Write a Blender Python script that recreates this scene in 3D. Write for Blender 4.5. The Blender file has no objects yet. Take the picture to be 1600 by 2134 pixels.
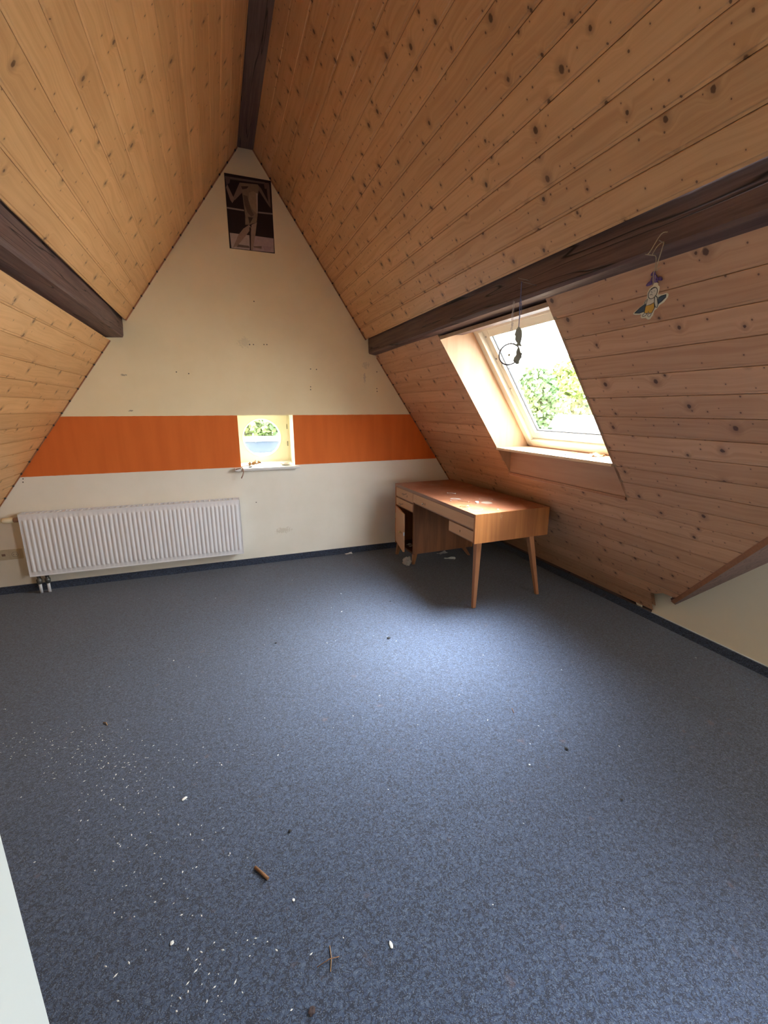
import bpy, bmesh, math, random
from mathutils import Vector, Matrix, noise

random.seed(7)
scene = bpy.context.scene
COL = scene.collection

# ------------------------------------------------------------------ camera
YAW, PITCH, ROLL, FPX = -0.3605, -0.2357, 0.001, 902.408
cy, sy = math.cos(YAW), math.sin(YAW)
cp, sp = math.cos(PITCH), math.sin(PITCH)
cr, sr = math.cos(ROLL), math.sin(ROLL)
Rz = Matrix(((cy, -sy, 0), (sy, cy, 0), (0, 0, 1)))
Rx = Matrix(((1, 0, 0), (0, cp, -sp), (0, sp, cp)))
Ry = Matrix(((cr, 0, sr), (0, 1, 0), (-sr, 0, cr)))
RM = Rz @ Rx @ Ry
cam_d = bpy.data.cameras.new('camera')
cam = bpy.data.objects.new('camera', cam_d)
COL.objects.link(cam)
m = Matrix.Identity(4)
for r in range(3):
    m[r][0] = RM[r][0]
    m[r][1] = RM[r][2]
    m[r][2] = -RM[r][1]
m[0][3], m[1][3], m[2][3] = -0.3167, -4.0, 1.417
cam.matrix_world = m
cam_d.sensor_fit = 'VERTICAL'
cam_d.sensor_height = 24
cam_d.lens = FPX / 2134 * 24
cam_d.clip_start = 0.02
cam_d.clip_end = 500
scene.camera = cam

# ------------------------------------------------------------------ world, exposure
SKY = 20.0
GLOW = 175.0
world = bpy.data.worlds.new('sky')
scene.world = world
world.use_nodes = True
wn = world.node_tree
wn.nodes.clear()
wo = wn.nodes.new('ShaderNodeOutputWorld')
wb = wn.nodes.new('ShaderNodeBackground')
wg = wn.nodes.new('ShaderNodeTexCoord')
wx = wn.nodes.new('ShaderNodeSeparateXYZ')
wr = wn.nodes.new('ShaderNodeValToRGB')
wr.color_ramp.elements[0].position = 0.0
wr.color_ramp.elements[0].color = (1.0, 0.98, 0.95, 1)
wr.color_ramp.elements[1].position = 0.9
wr.color_ramp.elements[1].color = (0.84, 0.91, 1.0, 1)
wn.links.new(wg.outputs['Generated'], wx.inputs[0])
wn.links.new(wx.outputs[2], wr.inputs[0])
# bright haze around the veiled sun, high on the right
wd = wn.nodes.new('ShaderNodeVectorMath')
wd.operation = 'DOT_PRODUCT'
wd.inputs[1].default_value = Vector((.52, .10, 1.0)).normalized()
wnrm = wn.nodes.new('ShaderNodeVectorMath')
wnrm.operation = 'NORMALIZE'
wn.links.new(wg.outputs['Generated'], wnrm.inputs[0])
wn.links.new(wnrm.outputs[0], wd.inputs[0])
wm = wn.nodes.new('ShaderNodeMath')
wm.operation = 'MAXIMUM'
wm.inputs[1].default_value = 0
wn.links.new(wd.outputs['Value'], wm.inputs[0])
wp = wn.nodes.new('ShaderNodeMath')
wp.operation = 'POWER'
wp.inputs[1].default_value = 13
wn.links.new(wm.outputs[0], wp.inputs[0])
wq = wn.nodes.new('ShaderNodeMath')
wq.operation = 'MULTIPLY_ADD'
wq.inputs[1].default_value = GLOW
wq.inputs[2].default_value = SKY
wn.links.new(wp.outputs[0], wq.inputs[0])
wn.links.new(wq.outputs[0], wb.inputs[1])
wn.links.new(wr.outputs[0], wb.inputs[0])
wn.links.new(wb.outputs[0], wo.inputs[0])
scene.view_settings.view_transform = 'Standard'
scene.view_settings.look = 'None'
scene.view_settings.gamma = 1
scene.view_settings.use_curve_mapping = False
scene.view_settings.exposure = 0.45
scene.cycles.use_denoising = True
scene.cycles.max_bounces = 10
scene.cycles.diffuse_bounces = 6
scene.cycles.glossy_bounces = 3
scene.cycles.transmission_bounces = 4
scene.cycles.transparent_max_bounces = 8
scene.cycles.sample_clamp_indirect = 12
scene.cycles.caustics_reflective = False
scene.cycles.caustics_refractive = False


def portal(loc, sx, sy_, xaxis, yaxis):
    """sky portal lying in a window opening (only guides the sampling of the sky)"""
    l = bpy.data.lights.new('window_portal', 'AREA')
    l.shape = 'RECTANGLE'
    l.size, l.size_y = sx, sy_
    l.cycles.is_portal = True
    o = bpy.data.objects.new('window_portal', l)
    X = Vector(xaxis).normalized()
    Y = Vector(yaxis).normalized()
    Z = X.cross(Y)
    mm = Matrix.Identity(4)
    for r in range(3):
        mm[r][0], mm[r][1], mm[r][2], mm[r][3] = X[r], Y[r], Z[r], loc[r]
    o.matrix_world = mm
    COL.objects.link(o)


# ------------------------------------------------------------------ helpers
class MB:
    def __init__(s):
        s.v, s.f, s.sm, s.mi = [], [], [], []
        s.uv = None

    def add(s, vs, fs, smooth=False, mi=0):
        b = len(s.v)
        s.v += [tuple(p) for p in vs]
        for f in fs:
            s.f.append(tuple(b + i for i in f))
            s.sm.append(smooth)
            s.mi.append(mi)
        return s

    def box(s, x0, x1, y0, y1, z0, z1, mi=0):
        v = [(x, y, z) for x in (x0, x1) for y in (y0, y1) for z in (z0, z1)]
        return s.add(v, [(0, 1, 3, 2), (4, 6, 7, 5), (0, 4, 5, 1), (2, 3, 7, 6), (0, 2, 6, 4), (1, 5, 7, 3)], mi=mi)

    def obox(s, o, a, b, c, mi=0):
        """box from corner o with edge vectors a, b, c"""
        o, a, b, c = map(Vector, (o, a, b, c))
        v = [o + a * i + b * j + c * k for i in (0, 1) for j in (0, 1) for k in (0, 1)]
        return s.add(v, [(0, 1, 3, 2), (4, 6, 7, 5), (0, 4, 5, 1), (2, 3, 7, 6), (0, 2, 6, 4), (1, 5, 7, 3)], mi=mi)

    def tube(s, pts, r, n=8, caps=True, mi=0):
        pts = [Vector(p) for p in pts]
        rs = r if isinstance(r, (list, tuple)) else [r] * len(pts)
        vs = []
        up = Vector((0.13, 0.31, 0.94)).normalized()
        for i, p in enumerate(pts):
            t = (pts[min(i + 1, len(pts) - 1)] - pts[max(i - 1, 0)])
            t = t.normalized() if t.length > 1e-9 else Vector((0, 0, 1))
            a = t.cross(up)
            if a.length < 1e-3:
                a = t.cross(Vector((1, 0, 0)))
            a.normalize()
            b = t.cross(a)
            for k in range(n):
                th = 2 * math.pi * k / n
                vs.append(p + (a * math.cos(th) + b * math.sin(th)) * rs[i])
        fs = []
        for i in range(len(pts) - 1):
            for k in range(n):
                fs.append((i * n + k, i * n + (k + 1) % n, (i + 1) * n + (k + 1) % n, (i + 1) * n + k))
        s.add(vs, fs, True, mi)
        if caps:
            b = len(s.v) - len(vs)
            s.f.append(tuple(b + k for k in range(n))[::-1])
            s.f.append(tuple(b + (len(pts) - 1) * n + k for k in range(n)))
            s.sm += [False, False]
            s.mi += [mi, mi]
        return s

    def prism(s, poly, o, a, b, c, mi=0):
        """polygon (list of 2-D) in plane o + a*x + b*y, extruded by c"""
        o, a, b, c = map(Vector, (o, a, b, c))
        n = len(poly)
        v = [o + a * x + b * y for x, y in poly]
        v += [p + c for p in v]
        fs = [tuple(range(n))[::-1], tuple(range(n, 2 * n))]
        fs += [(i, (i + 1) % n, n + (i + 1) % n, n + i) for i in range(n)]
        return s.add(v, fs, mi=mi)

    def lathe(s, prof, c, axis=(0, 0, 1), n=24, mi=0):
        axis = Vector(axis).normalized()
        a = axis.cross(Vector((0, 0, 1)) if abs(axis.z) < .9 else Vector((1, 0, 0))).normalized()
        b = axis.cross(a)
        c = Vector(c)
        vs = []
        for r, h in prof:
            for k in range(n):
                t = 2 * math.pi * k / n
                vs.append(c + axis * h + (a * math.cos(t) + b * math.sin(t)) * r)
        fs = []
        for i in range(len(prof) - 1):
            for k in range(n):
                fs.append((i * n + k, i * n + (k + 1) % n, (i + 1) * n + (k + 1) % n, (i + 1) * n + k))
        return s.add(vs, fs, True, mi)

    def build(s, name, mats, parent=None, bevel=0, loc=None):
        me = bpy.data.meshes.new(name)
        me.from_pydata(s.v, [], s.f)
        me.polygons.foreach_set('use_smooth', s.sm)
        if not isinstance(mats, (list, tuple)):
            mats = [mats]
        for mt in mats:
            me.materials.append(mt)
        me.polygons.foreach_set('material_index', s.mi)
        me.update()
        bm = bmesh.new()
        bm.from_mesh(me)
        bmesh.ops.recalc_face_normals(bm, faces=bm.faces)
        bm.to_mesh(me)
        bm.free()
        o = bpy.data.objects.new(name, me)
        COL.objects.link(o)
        if parent:
            o.parent = parent
        if bevel:
            md = o.modifiers.new('bevel', 'BEVEL')
            md.width = bevel
            md.segments = 2
            md.limit_method = 'ANGLE'
            md.angle_limit = math.radians(40)
        if loc:
            o.location = loc
        return o


def empty(name, loc=(0, 0, 0), rz=0.0):
    o = bpy.data.objects.new(name, None)
    o.empty_display_size = 0.1
    COL.objects.link(o)
    o.location = loc
    o.rotation_euler = (0, 0, rz)
    return o


def tag(o, label=None, cat=None, group=None, kind=None):
    if label:
        o['label'] = label
    if cat:
        o['category'] = cat
    if group:
        o['group'] = group
    if kind:
        o['kind'] = kind
    return o


def struct(o, label=None, cat=None):
    return tag(o, label, cat, kind='structure')


# ------------------------------------------------------------------ materials
class NT:
    def __init__(s, name):
        s.m = bpy.data.materials.new(name)
        s.m.use_nodes = True
        s.t = s.m.node_tree
        s.b = s.t.nodes['Principled BSDF']

    def n(s, typ, **kw):
        nd = s.t.nodes.new(typ)
        for k, v in kw.items():
            setattr(nd, k, v)
        return nd

    def set(s, sock, v):
        if hasattr(v, 'is_output'):
            s.t.links.new(v, sock)
        elif v is not None:
            if sock.type == 'RGBA' and len(v) == 3:
                v = (*v, 1)
            sock.default_value = v

    def math(s, op, a, b=None, c=None, clamp=False):
        nd = s.n('ShaderNodeMath', operation=op, use_clamp=clamp)
        s.set(nd.inputs[0], a)
        if b is not None:
            s.set(nd.inputs[1], b)
        if c is not None:
            s.set(nd.inputs[2], c)
        return nd.outputs[0]

    def vmath(s, op, a, b=None):
        nd = s.n('ShaderNodeVectorMath', operation=op)
        s.set(nd.inputs[0], a)
        if b is not None:
            s.set(nd.inputs[1], b)
        return nd.outputs['Value'] if op in ('LENGTH', 'DISTANCE', 'DOT_PRODUCT') else nd.outputs[0]

    def mix(s, f, a, b, blend='MIX'):
        nd = s.n('ShaderNodeMix', data_type='RGBA', blend_type=blend)
        s.set(nd.inputs[0], f)
        s.set(nd.inputs[6], a)
        s.set(nd.inputs[7], b)
        return nd.outputs[2]

    def mr(s, v, a, b, c=0.0, d=1.0, smooth=True):
        nd = s.n('ShaderNodeMapRange')
        nd.interpolation_type = 'SMOOTHSTEP' if smooth else 'LINEAR'
        for i, x in enumerate((v, a, b, c, d)):
            s.set(nd.inputs[i], x)
        return nd.outputs[0]

    def noise(s, vec, scale, detail=3, rough=.5, dims='3D', dist=0, out=0):
        nd = s.n('ShaderNodeTexNoise', noise_dimensions=dims)
        s.set(nd.inputs['Vector'], vec)
        nd.inputs['Scale'].default_value = scale
        nd.inputs['Detail'].default_value = detail
        nd.inputs['Roughness'].default_value = rough
        nd.inputs['Distortion'].default_value = dist
        return nd.outputs[out]

    def obj(s):
        return s.n('ShaderNodeTexCoord').outputs['Object']

    def sep(s, v):
        nd = s.n('ShaderNodeSeparateXYZ')
        s.set(nd.inputs[0], v)
        return nd.outputs

    def comb(s, x, y, z=0.0):
        nd = s.n('ShaderNodeCombineXYZ')
        for i, v in enumerate((x, y, z)):
            s.set(nd.inputs[i], v)
        return nd.outputs[0]

    def bump(s, h, strength=.3, dist=.001):
        nd = s.n('ShaderNodeBump')
        nd.inputs['Strength'].default_value = strength
        nd.inputs['Distance'].default_value = dist
        s.set(nd.inputs['Height'], h)
        s.t.links.new(nd.outputs[0], s.b.inputs['Normal'])

    def out(s, col, rough=.5, spec=.5, metal=0.0):
        s.set(s.b.inputs['Base Color'], col)
        s.set(s.b.inputs['Roughness'], rough)
        s.set(s.b.inputs['Specular IOR Level'], spec)
        s.set(s.b.inputs['Metallic'], metal)
        return s.m


def plain(name, col, rough=.5, spec=.5, metal=0.0, var=.06, scale=25.0):
    t = NT(name)
    f = t.noise(t.obj(), scale, 3)
    dark = tuple(c * (1 - var * 2) for c in col)
    c = t.mix(f, dark, tuple(min(1, c * (1 + var)) for c in col))
    return t.out(c, rough, spec, metal)


def wood_boards(name, base, deep, knotcol, big=.5, small=.5, grain=.5, bigscale=(3.4, 8.5), smallscale=(7.0, 15.0)):
    """tongue-and-groove pine: UV = (metres along the board, metres across), face attribute board"""
    t = NT(name)
    uv = t.n('ShaderNodeUVMap', uv_map='UVMap').outputs[0]
    bid = t.n('ShaderNodeAttribute', attribute_name='board').outputs['Fac']
    su = t.sep(uv)
    U, V = su[0], su[1]

    def knots(sx, sy_, thr, r0, r1, jitter):
        sc = t.vmath('MULTIPLY', uv, (sx, sy_, 1))
        vo = t.n('ShaderNodeTexVoronoi', voronoi_dimensions='2D', feature='F1')
        t.set(vo.inputs['Vector'], sc)
        vo.inputs['Scale'].default_value = 1
        d = t.vmath('SUBTRACT', sc, vo.outputs['Position'])
        d = t.vmath('MULTIPLY', d, (1 / sx, 1 / sy_, 0))
        col = t.n('ShaderNodeSeparateColor')
        t.set(col.inputs[0], vo.outputs['Color'])
        # slight squash and wobble
        d = t.vmath('MULTIPLY', d, (1.25, 1.0, 0))
        r = t.vmath('LENGTH', d)
        wob = t.noise(uv, 130, 2)
        r = t.math('ADD', r, t.math('MULTIPLY', t.math('SUBTRACT', wob, .5), jitter))
        R = t.mr(col.outputs[1], 0, 1, r0, r1, False)
        on = t.math('GREATER_THAN', col.outputs[0], thr)
        q = t.math('DIVIDE', r, R)
        core = t.math('MULTIPLY', t.mr(q, 1.15, .7), on)
        halo = t.math('MULTIPLY', t.mr(q, 3.6, .9), on)
        ring = t.math('MULTIPLY', t.mr(q, 6.0, 1.0), on)
        return core, halo, ring

    c1, h1, g1 = knots(bigscale[0], bigscale[1], 1 - big, .0055, .0125, .006)
    c2, h2, g2 = knots(smallscale[0], smallscale[1], 1 - small, .0022, .0046, .002)
    # grain lines bending around knots
    bend = t.noise(t.comb(t.math('MULTIPLY', U, 2.2), t.math('MULTIPLY', V, 7.0)), 1, 2)
    vv = t.math('ADD', t.math('MULTIPLY', V, 62), t.math('MULTIPLY', bend, 5.0))
    vv = t.math('ADD', vv, t.math('MULTIPLY', g1, 1.6))
    g = t.noise(t.comb(t.math('MULTIPLY', U, 1.6), vv, t.math('MULTIPLY', bid, 3.1)), 1, 3, .6)
    gl = t.mr(g, .35, .68)
    fine = t.noise(t.comb(t.math('MULTIPLY', U, 12), t.math('MULTIPLY', V, 420)), 1, 2)
    patch = t.noise(t.comb(t.math('MULTIPLY', U, 3.2), t.math('MULTIPLY', V, 2.0)), 1, 2)
    wn_ = t.n('ShaderNodeTexWhiteNoise', noise_dimensions='1D')
    t.set(wn_.inputs['W'], bid)
    rb = wn_.outputs['Value']
    c = t.mix(t.math('MULTIPLY', gl, grain), base, deep)
    c = t.mix(t.math('MULTIPLY', fine, .14), c, deep)
    c = t.mix(t.mr(patch, .4, .7, 0, .28), c, tuple(min(1, x * 1.14) for x in base))
    tint = t.mix(rb, (.90, .86, .82), (1.08, 1.06, 1.04))
    c = t.mix(1.0, c, tint, 'MULTIPLY')
    c = t.mix(t.math('MULTIPLY', h1, .42), c, tuple(x * .45 for x in deep))
    c = t.mix(t.math('MULTIPLY', h2, .18), c, tuple(x * .5 for x in deep))
    c = t.mix(t.math('MULTIPLY', c1, .88), c, knotcol)
    c = t.mix(t.math('MULTIPLY', c2, .8), c, knotcol)
    t.bump(g, .12, .0006)
    return t.out(c, .46, .4)


def wood_plain(name, base, deep, axis=2, freq=40, rough=.4, spec=.5, amount=.6, stretch=1.2):
    t = NT(name)
    sc = [freq, freq, freq]
    sc[axis] = stretch
    v = t.vmath('MULTIPLY', t.obj(), tuple(sc))
    a = t.noise(v, 1, 3, .6, dist=.4)
    sc2 = [x * .14 for x in sc]
    sc2[axis] = stretch * .4
    b = t.noise(t.vmath('MULTIPLY', t.obj(), tuple(sc2)), 1, 2)
    c = t.mix(t.math('MULTIPLY', t.mr(a, .3, .7), amount), base, deep)
    c = t.mix(t.mr(b, .35, .7, 0, .45), c, deep)
    return t.out(c, rough, spec)


M = {}
PINE, PINED = (0.66, 0.41, 0.185), (0.50, 0.265, 0.10)
M['pine_ru'] = wood_boards('pine_knotty', (0.70, 0.42, 0.21), (0.53, 0.275, 0.118), (0.085, 0.036, 0.018), .80, .75, .6, (5.0, 10.0), (11.0, 19.0))
M['pine_rl'] = wood_boards('pine_rosy', (0.66, 0.385, 0.225), (0.51, 0.258, 0.135), (0.09, 0.036, 0.022), .70, .75, .6, (4.2, 9.5), (9.0, 16.0))
M['pine_l'] = wood_boards('pine_honey', (0.75, 0.45, 0.205), (0.585, 0.31, 0.122), (0.15, 0.07, 0.03), .50, .5, .6, (4.2, 9.5), (8.0, 15.0))
M['trim'] = wood_plain('trim_wood', (0.42, 0.19, 0.09), (0.30, 0.12, 0.055), 2, 60, .45)
M['sillboard'] = wood_plain('sill_board', (0.60, 0.43, 0.28), (0.48, 0.30, 0.17), 1, 26, .5, .35, .5)
M['lining'] = wood_plain('lining_pine', (0.44, 0.295, 0.185), (0.35, 0.20, 0.11), 2, 26, .5, .35, .5)
M['apron'] = wood_plain('apron_pine', (0.56, 0.34, 0.22), (0.40, 0.20, 0.12), 1, 22, .5, .35, .6)


def beam_mat():
    t = NT('dark_beam')
    o = t.obj()
    v = t.vmath('MULTIPLY', o, (60, 2.2, 60))
    a = t.noise(v, 1, 4, .65, dist=.6)
    b = t.noise(t.vmath('MULTIPLY', o, (8, 1.5, 8)), 1, 3)
    c = t.mix(t.mr(a, .35, .65), (0.095, 0.054, 0.050), (0.160, 0.098, 0.084))
    c = t.mix(t.mr(b, .5, .75, 0, .5), c, (0.20, 0.13, 0.105))
    # long drying cracks
    ck = t.noise(t.vmath('MULTIPLY', o, (14, .55, 14)), 1, 2, .5, dist=.3)
    ckm = t.mr(t.math('ABSOLUTE', t.math('SUBTRACT', ck, .52)), .0, .012, 1, 0)
    c = t.mix(ckm, c, (0.012, 0.007, 0.006))
    h = t.math('SUBTRACT', a, t.math('MULTIPLY', ckm, 1.5))
    t.bump(h, .5, .003)
    return t.out(c, .55, .35)


M['beam'] = beam_mat()


def gable_mat():
    t = NT('gable_paint')
    o = t.obj()
    s = t.sep(o)
    X, Z = s[0], s[2]
    wob = t.math('MULTIPLY', t.math('SUBTRACT', t.noise(t.vmath('MULTIPLY', o, (6, 1, 1)), 3, 2), .5), .004)
    z = t.math('ADD', Z, wob)
    f = t.noise(o, 3.0, 4, .6)
    cream = t.mix(t.mr(f, .3, .7), (0.90, 0.78, 0.525), (0.94, 0.825, 0.575))
    low = t.mix(t.mr(f, .3, .7), (0.86, 0.83, 0.74), (0.90, 0.87, 0.79))  # lower wall paler: cool daylight put into the colour
    cream = t.mix(t.mr(z, 1.13, 1.14, 0, 1), low, cream)
    # roller strokes in the orange
    ov = t.noise(t.vmath('MULTIPLY', o, (9, 1, 1.2)), 1.4, 3)
    org = t.mix(t.mr(ov, .3, .7), (0.70, 0.165, 0.036), (0.76, 0.19, 0.042))
    band = t.math('MULTIPLY', t.mr(z, .9100, .9125), t.mr(z, 1.3575, 1.355))
    c = t.mix(band, cream, org)

    def spot(c, x, zz, rx, rz, col, amt, wobble=.6):
        dx = t.math('DIVIDE', t.math('SUBTRACT', X, x), rx)
        dz = t.math('DIVIDE', t.math('SUBTRACT', Z, zz), rz)
        d = t.math('SQRT', t.math('ADD', t.math('MULTIPLY', dx, dx), t.math('MULTIPLY', dz, dz)))
        d = t.math('ADD', d, t.math('MULTIPLY', t.math('SUBTRACT', t.noise(o, 60, 3), .5), wobble * 2))
        return t.mix(t.mr(d, 1.1, .6, 0, amt), c, col)
    for (x, zz, rx, rz, col, amt) in [
            (-.964, 1.666, .022, .008, (.20, .17, .12), .55), (-.947, 1.398, .018, .006, (.15, .13, .10), .7),
            (.179, .301, .075, .028, (.60, .54, .42), .45), (1.002, 1.69, .012, .05, (.35, .27, .30), .35),
            (1.01, 1.80, .03, .03, (.45, .42, .33), .3), (-.05, 1.95, .05, .04, (.50, .44, .33), .25)]:
        c = spot(c, x, zz, rx, rz, col, amt, 1.6)
    for (x, zz) in [(-.009, 1.935), (.022, 1.936), (.108, 1.94), (.132, 1.941), (.497, 1.754), (.491, 1.602), (.49, 1.578),
                    (1.121, 1.746), (1.12, 1.595), (1.122, 1.57), (-.046, .586), (-1.727, .898), (-1.731, .873),
                    (.049, 2.272), (-.59, 1.70), (.55, 1.752), (-.5, 1.69)]:
        c = spot(c, x, zz, .0055, .0055, (.05, .04, .03), .9, .2)
    fb = t.noise(o, 140, 3)
    t.bump(fb, .35, .0012)
    return t.out(c, .85, .2)


M['gable'] = gable_mat()
M['paint'] = plain('cream_paint', (0.78, 0.70, 0.54), .85, .2, var=.03, scale=4)
M['coolpaint'] = plain('white_paint', (0.62, 0.68, 0.69), .7, .3, var=.02, scale=4)
M['niche'] = plain('niche_paint', (0.92, 0.85, 0.64), .7, .3, var=.02, scale=6)
M['frame'] = plain('cream_lacquer', (0.70, 0.68, 0.60), .35, .5, var=.02, scale=6)
M['white'] = plain('white_enamel', (0.84, 0.85, 0.90), .3, .5, var=.015, scale=8)
M['casement'] = plain('casement_cream', (0.90, 0.82, 0.60), .35, .5, var=.02, scale=6)  # flare around the round pane put into a lighter cream
M['sill'] = plain('sill_white', (0.80, 0.80, 0.80), .4, .5, var=.03, scale=12)


def carpet_mat():
    t = NT('needle_felt_carpet')
    o = t.obj()
    s = t.sep(o)
    p = t.comb(t.math('ADD', s[0], t.math('MULTIPLY', s[2], .9)), t.math('ADD', s[1], t.math('MULTIPLY', s[2], 1.1)), 0.0)
    soft = t.noise(p, 1.3, 3, .55)
    base = t.mix(t.mr(soft, .3, .7), (0.030, 0.047, 0.096), (0.040, 0.060, 0.114))
    tone = t.noise(p, 95, 3, .6)
    base = t.mix(t.mr(tone, .42, .72, 0, .7), base, (0.098, 0.132, 0.190))
    tone2 = t.noise(t.vmath('ADD', p, (3.3, 1.7, 0)), 60, 2, .6)
    base = t.mix(t.mr(tone2, .5, .75, 0, .55), base, (0.026, 0.036, 0.078))

    def worm(off, scale, w, thr):
        q = t.vmath('ADD', p, off)
        n1 = t.noise(q, scale, 1.5, .5, dist=.8)
        r = t.mr(t.math('ABSOLUTE', t.math('SUBTRACT', n1, .5)), w * .4, w, 1, 0)
        msk = t.mr(t.noise(t.vmath('ADD', q, (7.7, 2.1, 0)), scale * .75, 1), thr, thr + .06)
        return t.math('MULTIPLY', r, msk)
    w1 = worm((0, 0, 0), 72, .060, .36)
    w2 = worm((5.1, 9.3, 0), 92, .050, .38)
    c = t.mix(t.math('MULTIPLY', w1, .95), base, (0.012, 0.016, 0.032))
    c = t.mix(t.math('MULTIPLY', w2, .85), c, (0.016, 0.020, 0.038))
    fl = t.noise(p, 420, 2, .5)
    c = t.mix(t.mr(fl, .60, .72, 0, .5), c, (0.40, 0.42, 0.44))
    rusty = t.noise(t.vmath('ADD', p, (1.1, 4.4, 0)), 18, 2)
    c = t.mix(t.mr(rusty, .66, .8, 0, .30), c, (0.16, 0.10, 0.09))
    t.bump(t.math('ADD', tone, fl), .5, .002)
    t.b.inputs['Sheen Weight'].default_value = .25
    t.b.inputs['Sheen Roughness'].default_value = .6
    return t.out(c, .9, .15)


M['carpet'] = carpet_mat()
M['glass'] = None
M['dark'] = plain('dark_rubber', (.05, .05, .055), .6, .3)


def glass_mat():
    t = NT('window_glass')
    tr = t.n('ShaderNodeBsdfTransparent')
    tr.inputs[0].default_value = (.95, .97, .96, 1)
    gl = t.n('ShaderNodeBsdfGlossy')
    gl.inputs['Roughness'].default_value = .02
    lw = t.n('ShaderNodeLayerWeight')
    lw.inputs[0].default_value = .5
    fr = t.math('ADD', t.math('MULTIPLY', t.math('POWER', lw.outputs['Facing'], 5.0), .9), .03)
    mx = t.n('ShaderNodeMixShader')
    t.t.links.new(fr, mx.inputs[0])
    t.t.links.new(tr.outputs[0], mx.inputs[1])
    t.t.links.new(gl.outputs[0], mx.inputs[2])
    t.t.links.new(mx.outputs[0], t.t.nodes['Material Output'].inputs[0])
    return t.m


M['glass'] = glass_mat()

# ------------------------------------------------------------------ room geometry constants
YB = -5.2                                   # back wall behind the camera
RLa, RLb = 2.3979, 0.6822                   # right lower lining:  x = a - b z
RUa, RUb = 2.3838, 0.6767
LLa, LLb = 2.4073, 0.7206                   # left lower:  x = -(a - b z)
LUa, LUb = 2.3552, 0.7024
ZR = 3.35                                   # ridge board
SK = (1.24, 2.28)                           # skylight opening, -y range
SK2 = (3.62, 4.66)
Z_AP, Z_TOP = .935, 1.889


def rx_l(z):
    return RLa - RLb * z


def cladding(name, side, a, b, z0, z1, width, from_top, mat, cuts, seed, gd=1.0):
    """boards run along y; side +1 right slope, -1 left slope. local x = distance from the gable."""
    k = math.sqrt(1 + b * b)
    if side > 0:
        X, Y = Vector((0, -1, 0)), Vector((-b, 0, 1)) / k
    else:
        X, Y = Vector((0, 1, 0)), Vector((b, 0, 1)) / k
    N = X.cross(Y)
    O = Vector((a * side, 0, 0))
    rnd = random.Random(seed)
    V0, V1 = z0 * k, z1 * k
    # v breakpoints
    bounds = []
    v = V1 if from_top else V0
    while True:
        bounds.append(v)
        v += -width if from_top else width
        if v < V0 - 1e-6 or v > V1 + 1e-6:
            bounds.append(V0 if from_top else V1)
            break
    bounds = sorted(set(round(q, 5) for q in bounds))
    extra = [z * k for z in cuts['z']]
    verts, faces, uvs, bids = [], [], [], []
    L = -YB
    for i in range(len(bounds) - 1):
        a0, a1 = bounds[i], bounds[i + 1]
        if a1 - a0 < .004:
            continue
        pr = [(a0, -.009 * gd), (a0 + .0010, -.009 * gd), (a0 + .0020, -.003 * gd), (a0 + .010, -.003 * gd), (a0 + .0135, 0), (a1 - .002, 0), (a1, -.002 * gd)]
        pr = [q for q in pr if q[0] <= a1]
        pts = list(pr)
        for e in extra:
            if a0 + 1e-5 < e < a1 - 1e-5:
                for j in range(len(pr) - 1):
                    if pr[j][0] < e < pr[j + 1][0]:
                        tt = (e - pr[j][0]) / (pr[j + 1][0] - pr[j][0])
                        pts.append((e, pr[j][1] + tt * (pr[j + 1][1] - pr[j][1])))
        # extra slices for the slanted cuts
        pts = sorted(set(pts))
        ru = rnd.random() * 60
        rv = i * 1.37 + rnd.random() * .5
        for j in range(len(pts) - 1):
            (va, na), (vb, nb) = pts[j], pts[j + 1]
            if vb - va < 1e-5:
                continue
            ia, ib = cuts['f']((va + 1e-4) / k), cuts['f']((vb - 1e-4) / k)
            for (p0, p1), (q0, q1) in zip(ia, ib):
                base = len(verts)
                for (xx, vv, nn) in ((p0, va, na), (p1, va, na), (q1, vb, nb), (q0, vb, nb)):
                    P = O + X * (xx if side > 0 else -xx) + Y * vv + N * nn
                    verts.append(tuple(P))
                    uvs.append((xx + ru, vv + rv))
                faces.append((base, base + 1, base + 2, base + 3))
                bids.append(i + seed * 100)
                # backing sheet, 30 mm behind
                base = len(verts)
                for (xx, vv) in ((p0, va), (p1, va), (q1, vb), (q0, vb)):
                    P = O + X * (xx if side > 0 else -xx) + Y * vv - N * .03
                    verts.append(tuple(P))
                    uvs.append((xx + ru, vv + rv))
                faces.append((base, base + 1, base + 2, base + 3))
                bids.append(i + seed * 100)
    me = bpy.data.meshes.new(name)
    me.from_pydata(verts, [], faces)
    ul = me.uv_layers.new(name='UVMap')
    for li, lp in enumerate(me.loops):
        ul.data[li].uv = uvs[lp.vertex_index]
    at = me.attributes.new('board', 'FLOAT', 'FACE')
    at.data.foreach_set('value', [float(q) for q in bids])
    me.materials.append(mat)
    o = bpy.data.objects.new(name, me)
    COL.objects.link(o)
    return o


L = -YB
full = {'z': [], 'f': lambda z: [(0, L)]}


def f_rl(z):
    segs = [(0, L)]
    end = L
    if z < .25:
        end = 2.118 + (z - .09) * .27
    elif z < .29:
        end = 2.19 + (z - .25) * 1.8
    elif z < 1.25:
        end = 2.07 + z
    segs = [(0, end)]
    if z > Z_AP:
        segs = [(0, SK[0]), (SK[1], end)]
    if z > 1.315:
        segs = [(0, SK[0]), (SK[1], SK2[0]), (SK2[1], end)]
    return segs


cuts_rl = {'z': [.25, .29, Z_AP, 1.25, 1.315], 'f': f_rl}

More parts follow.
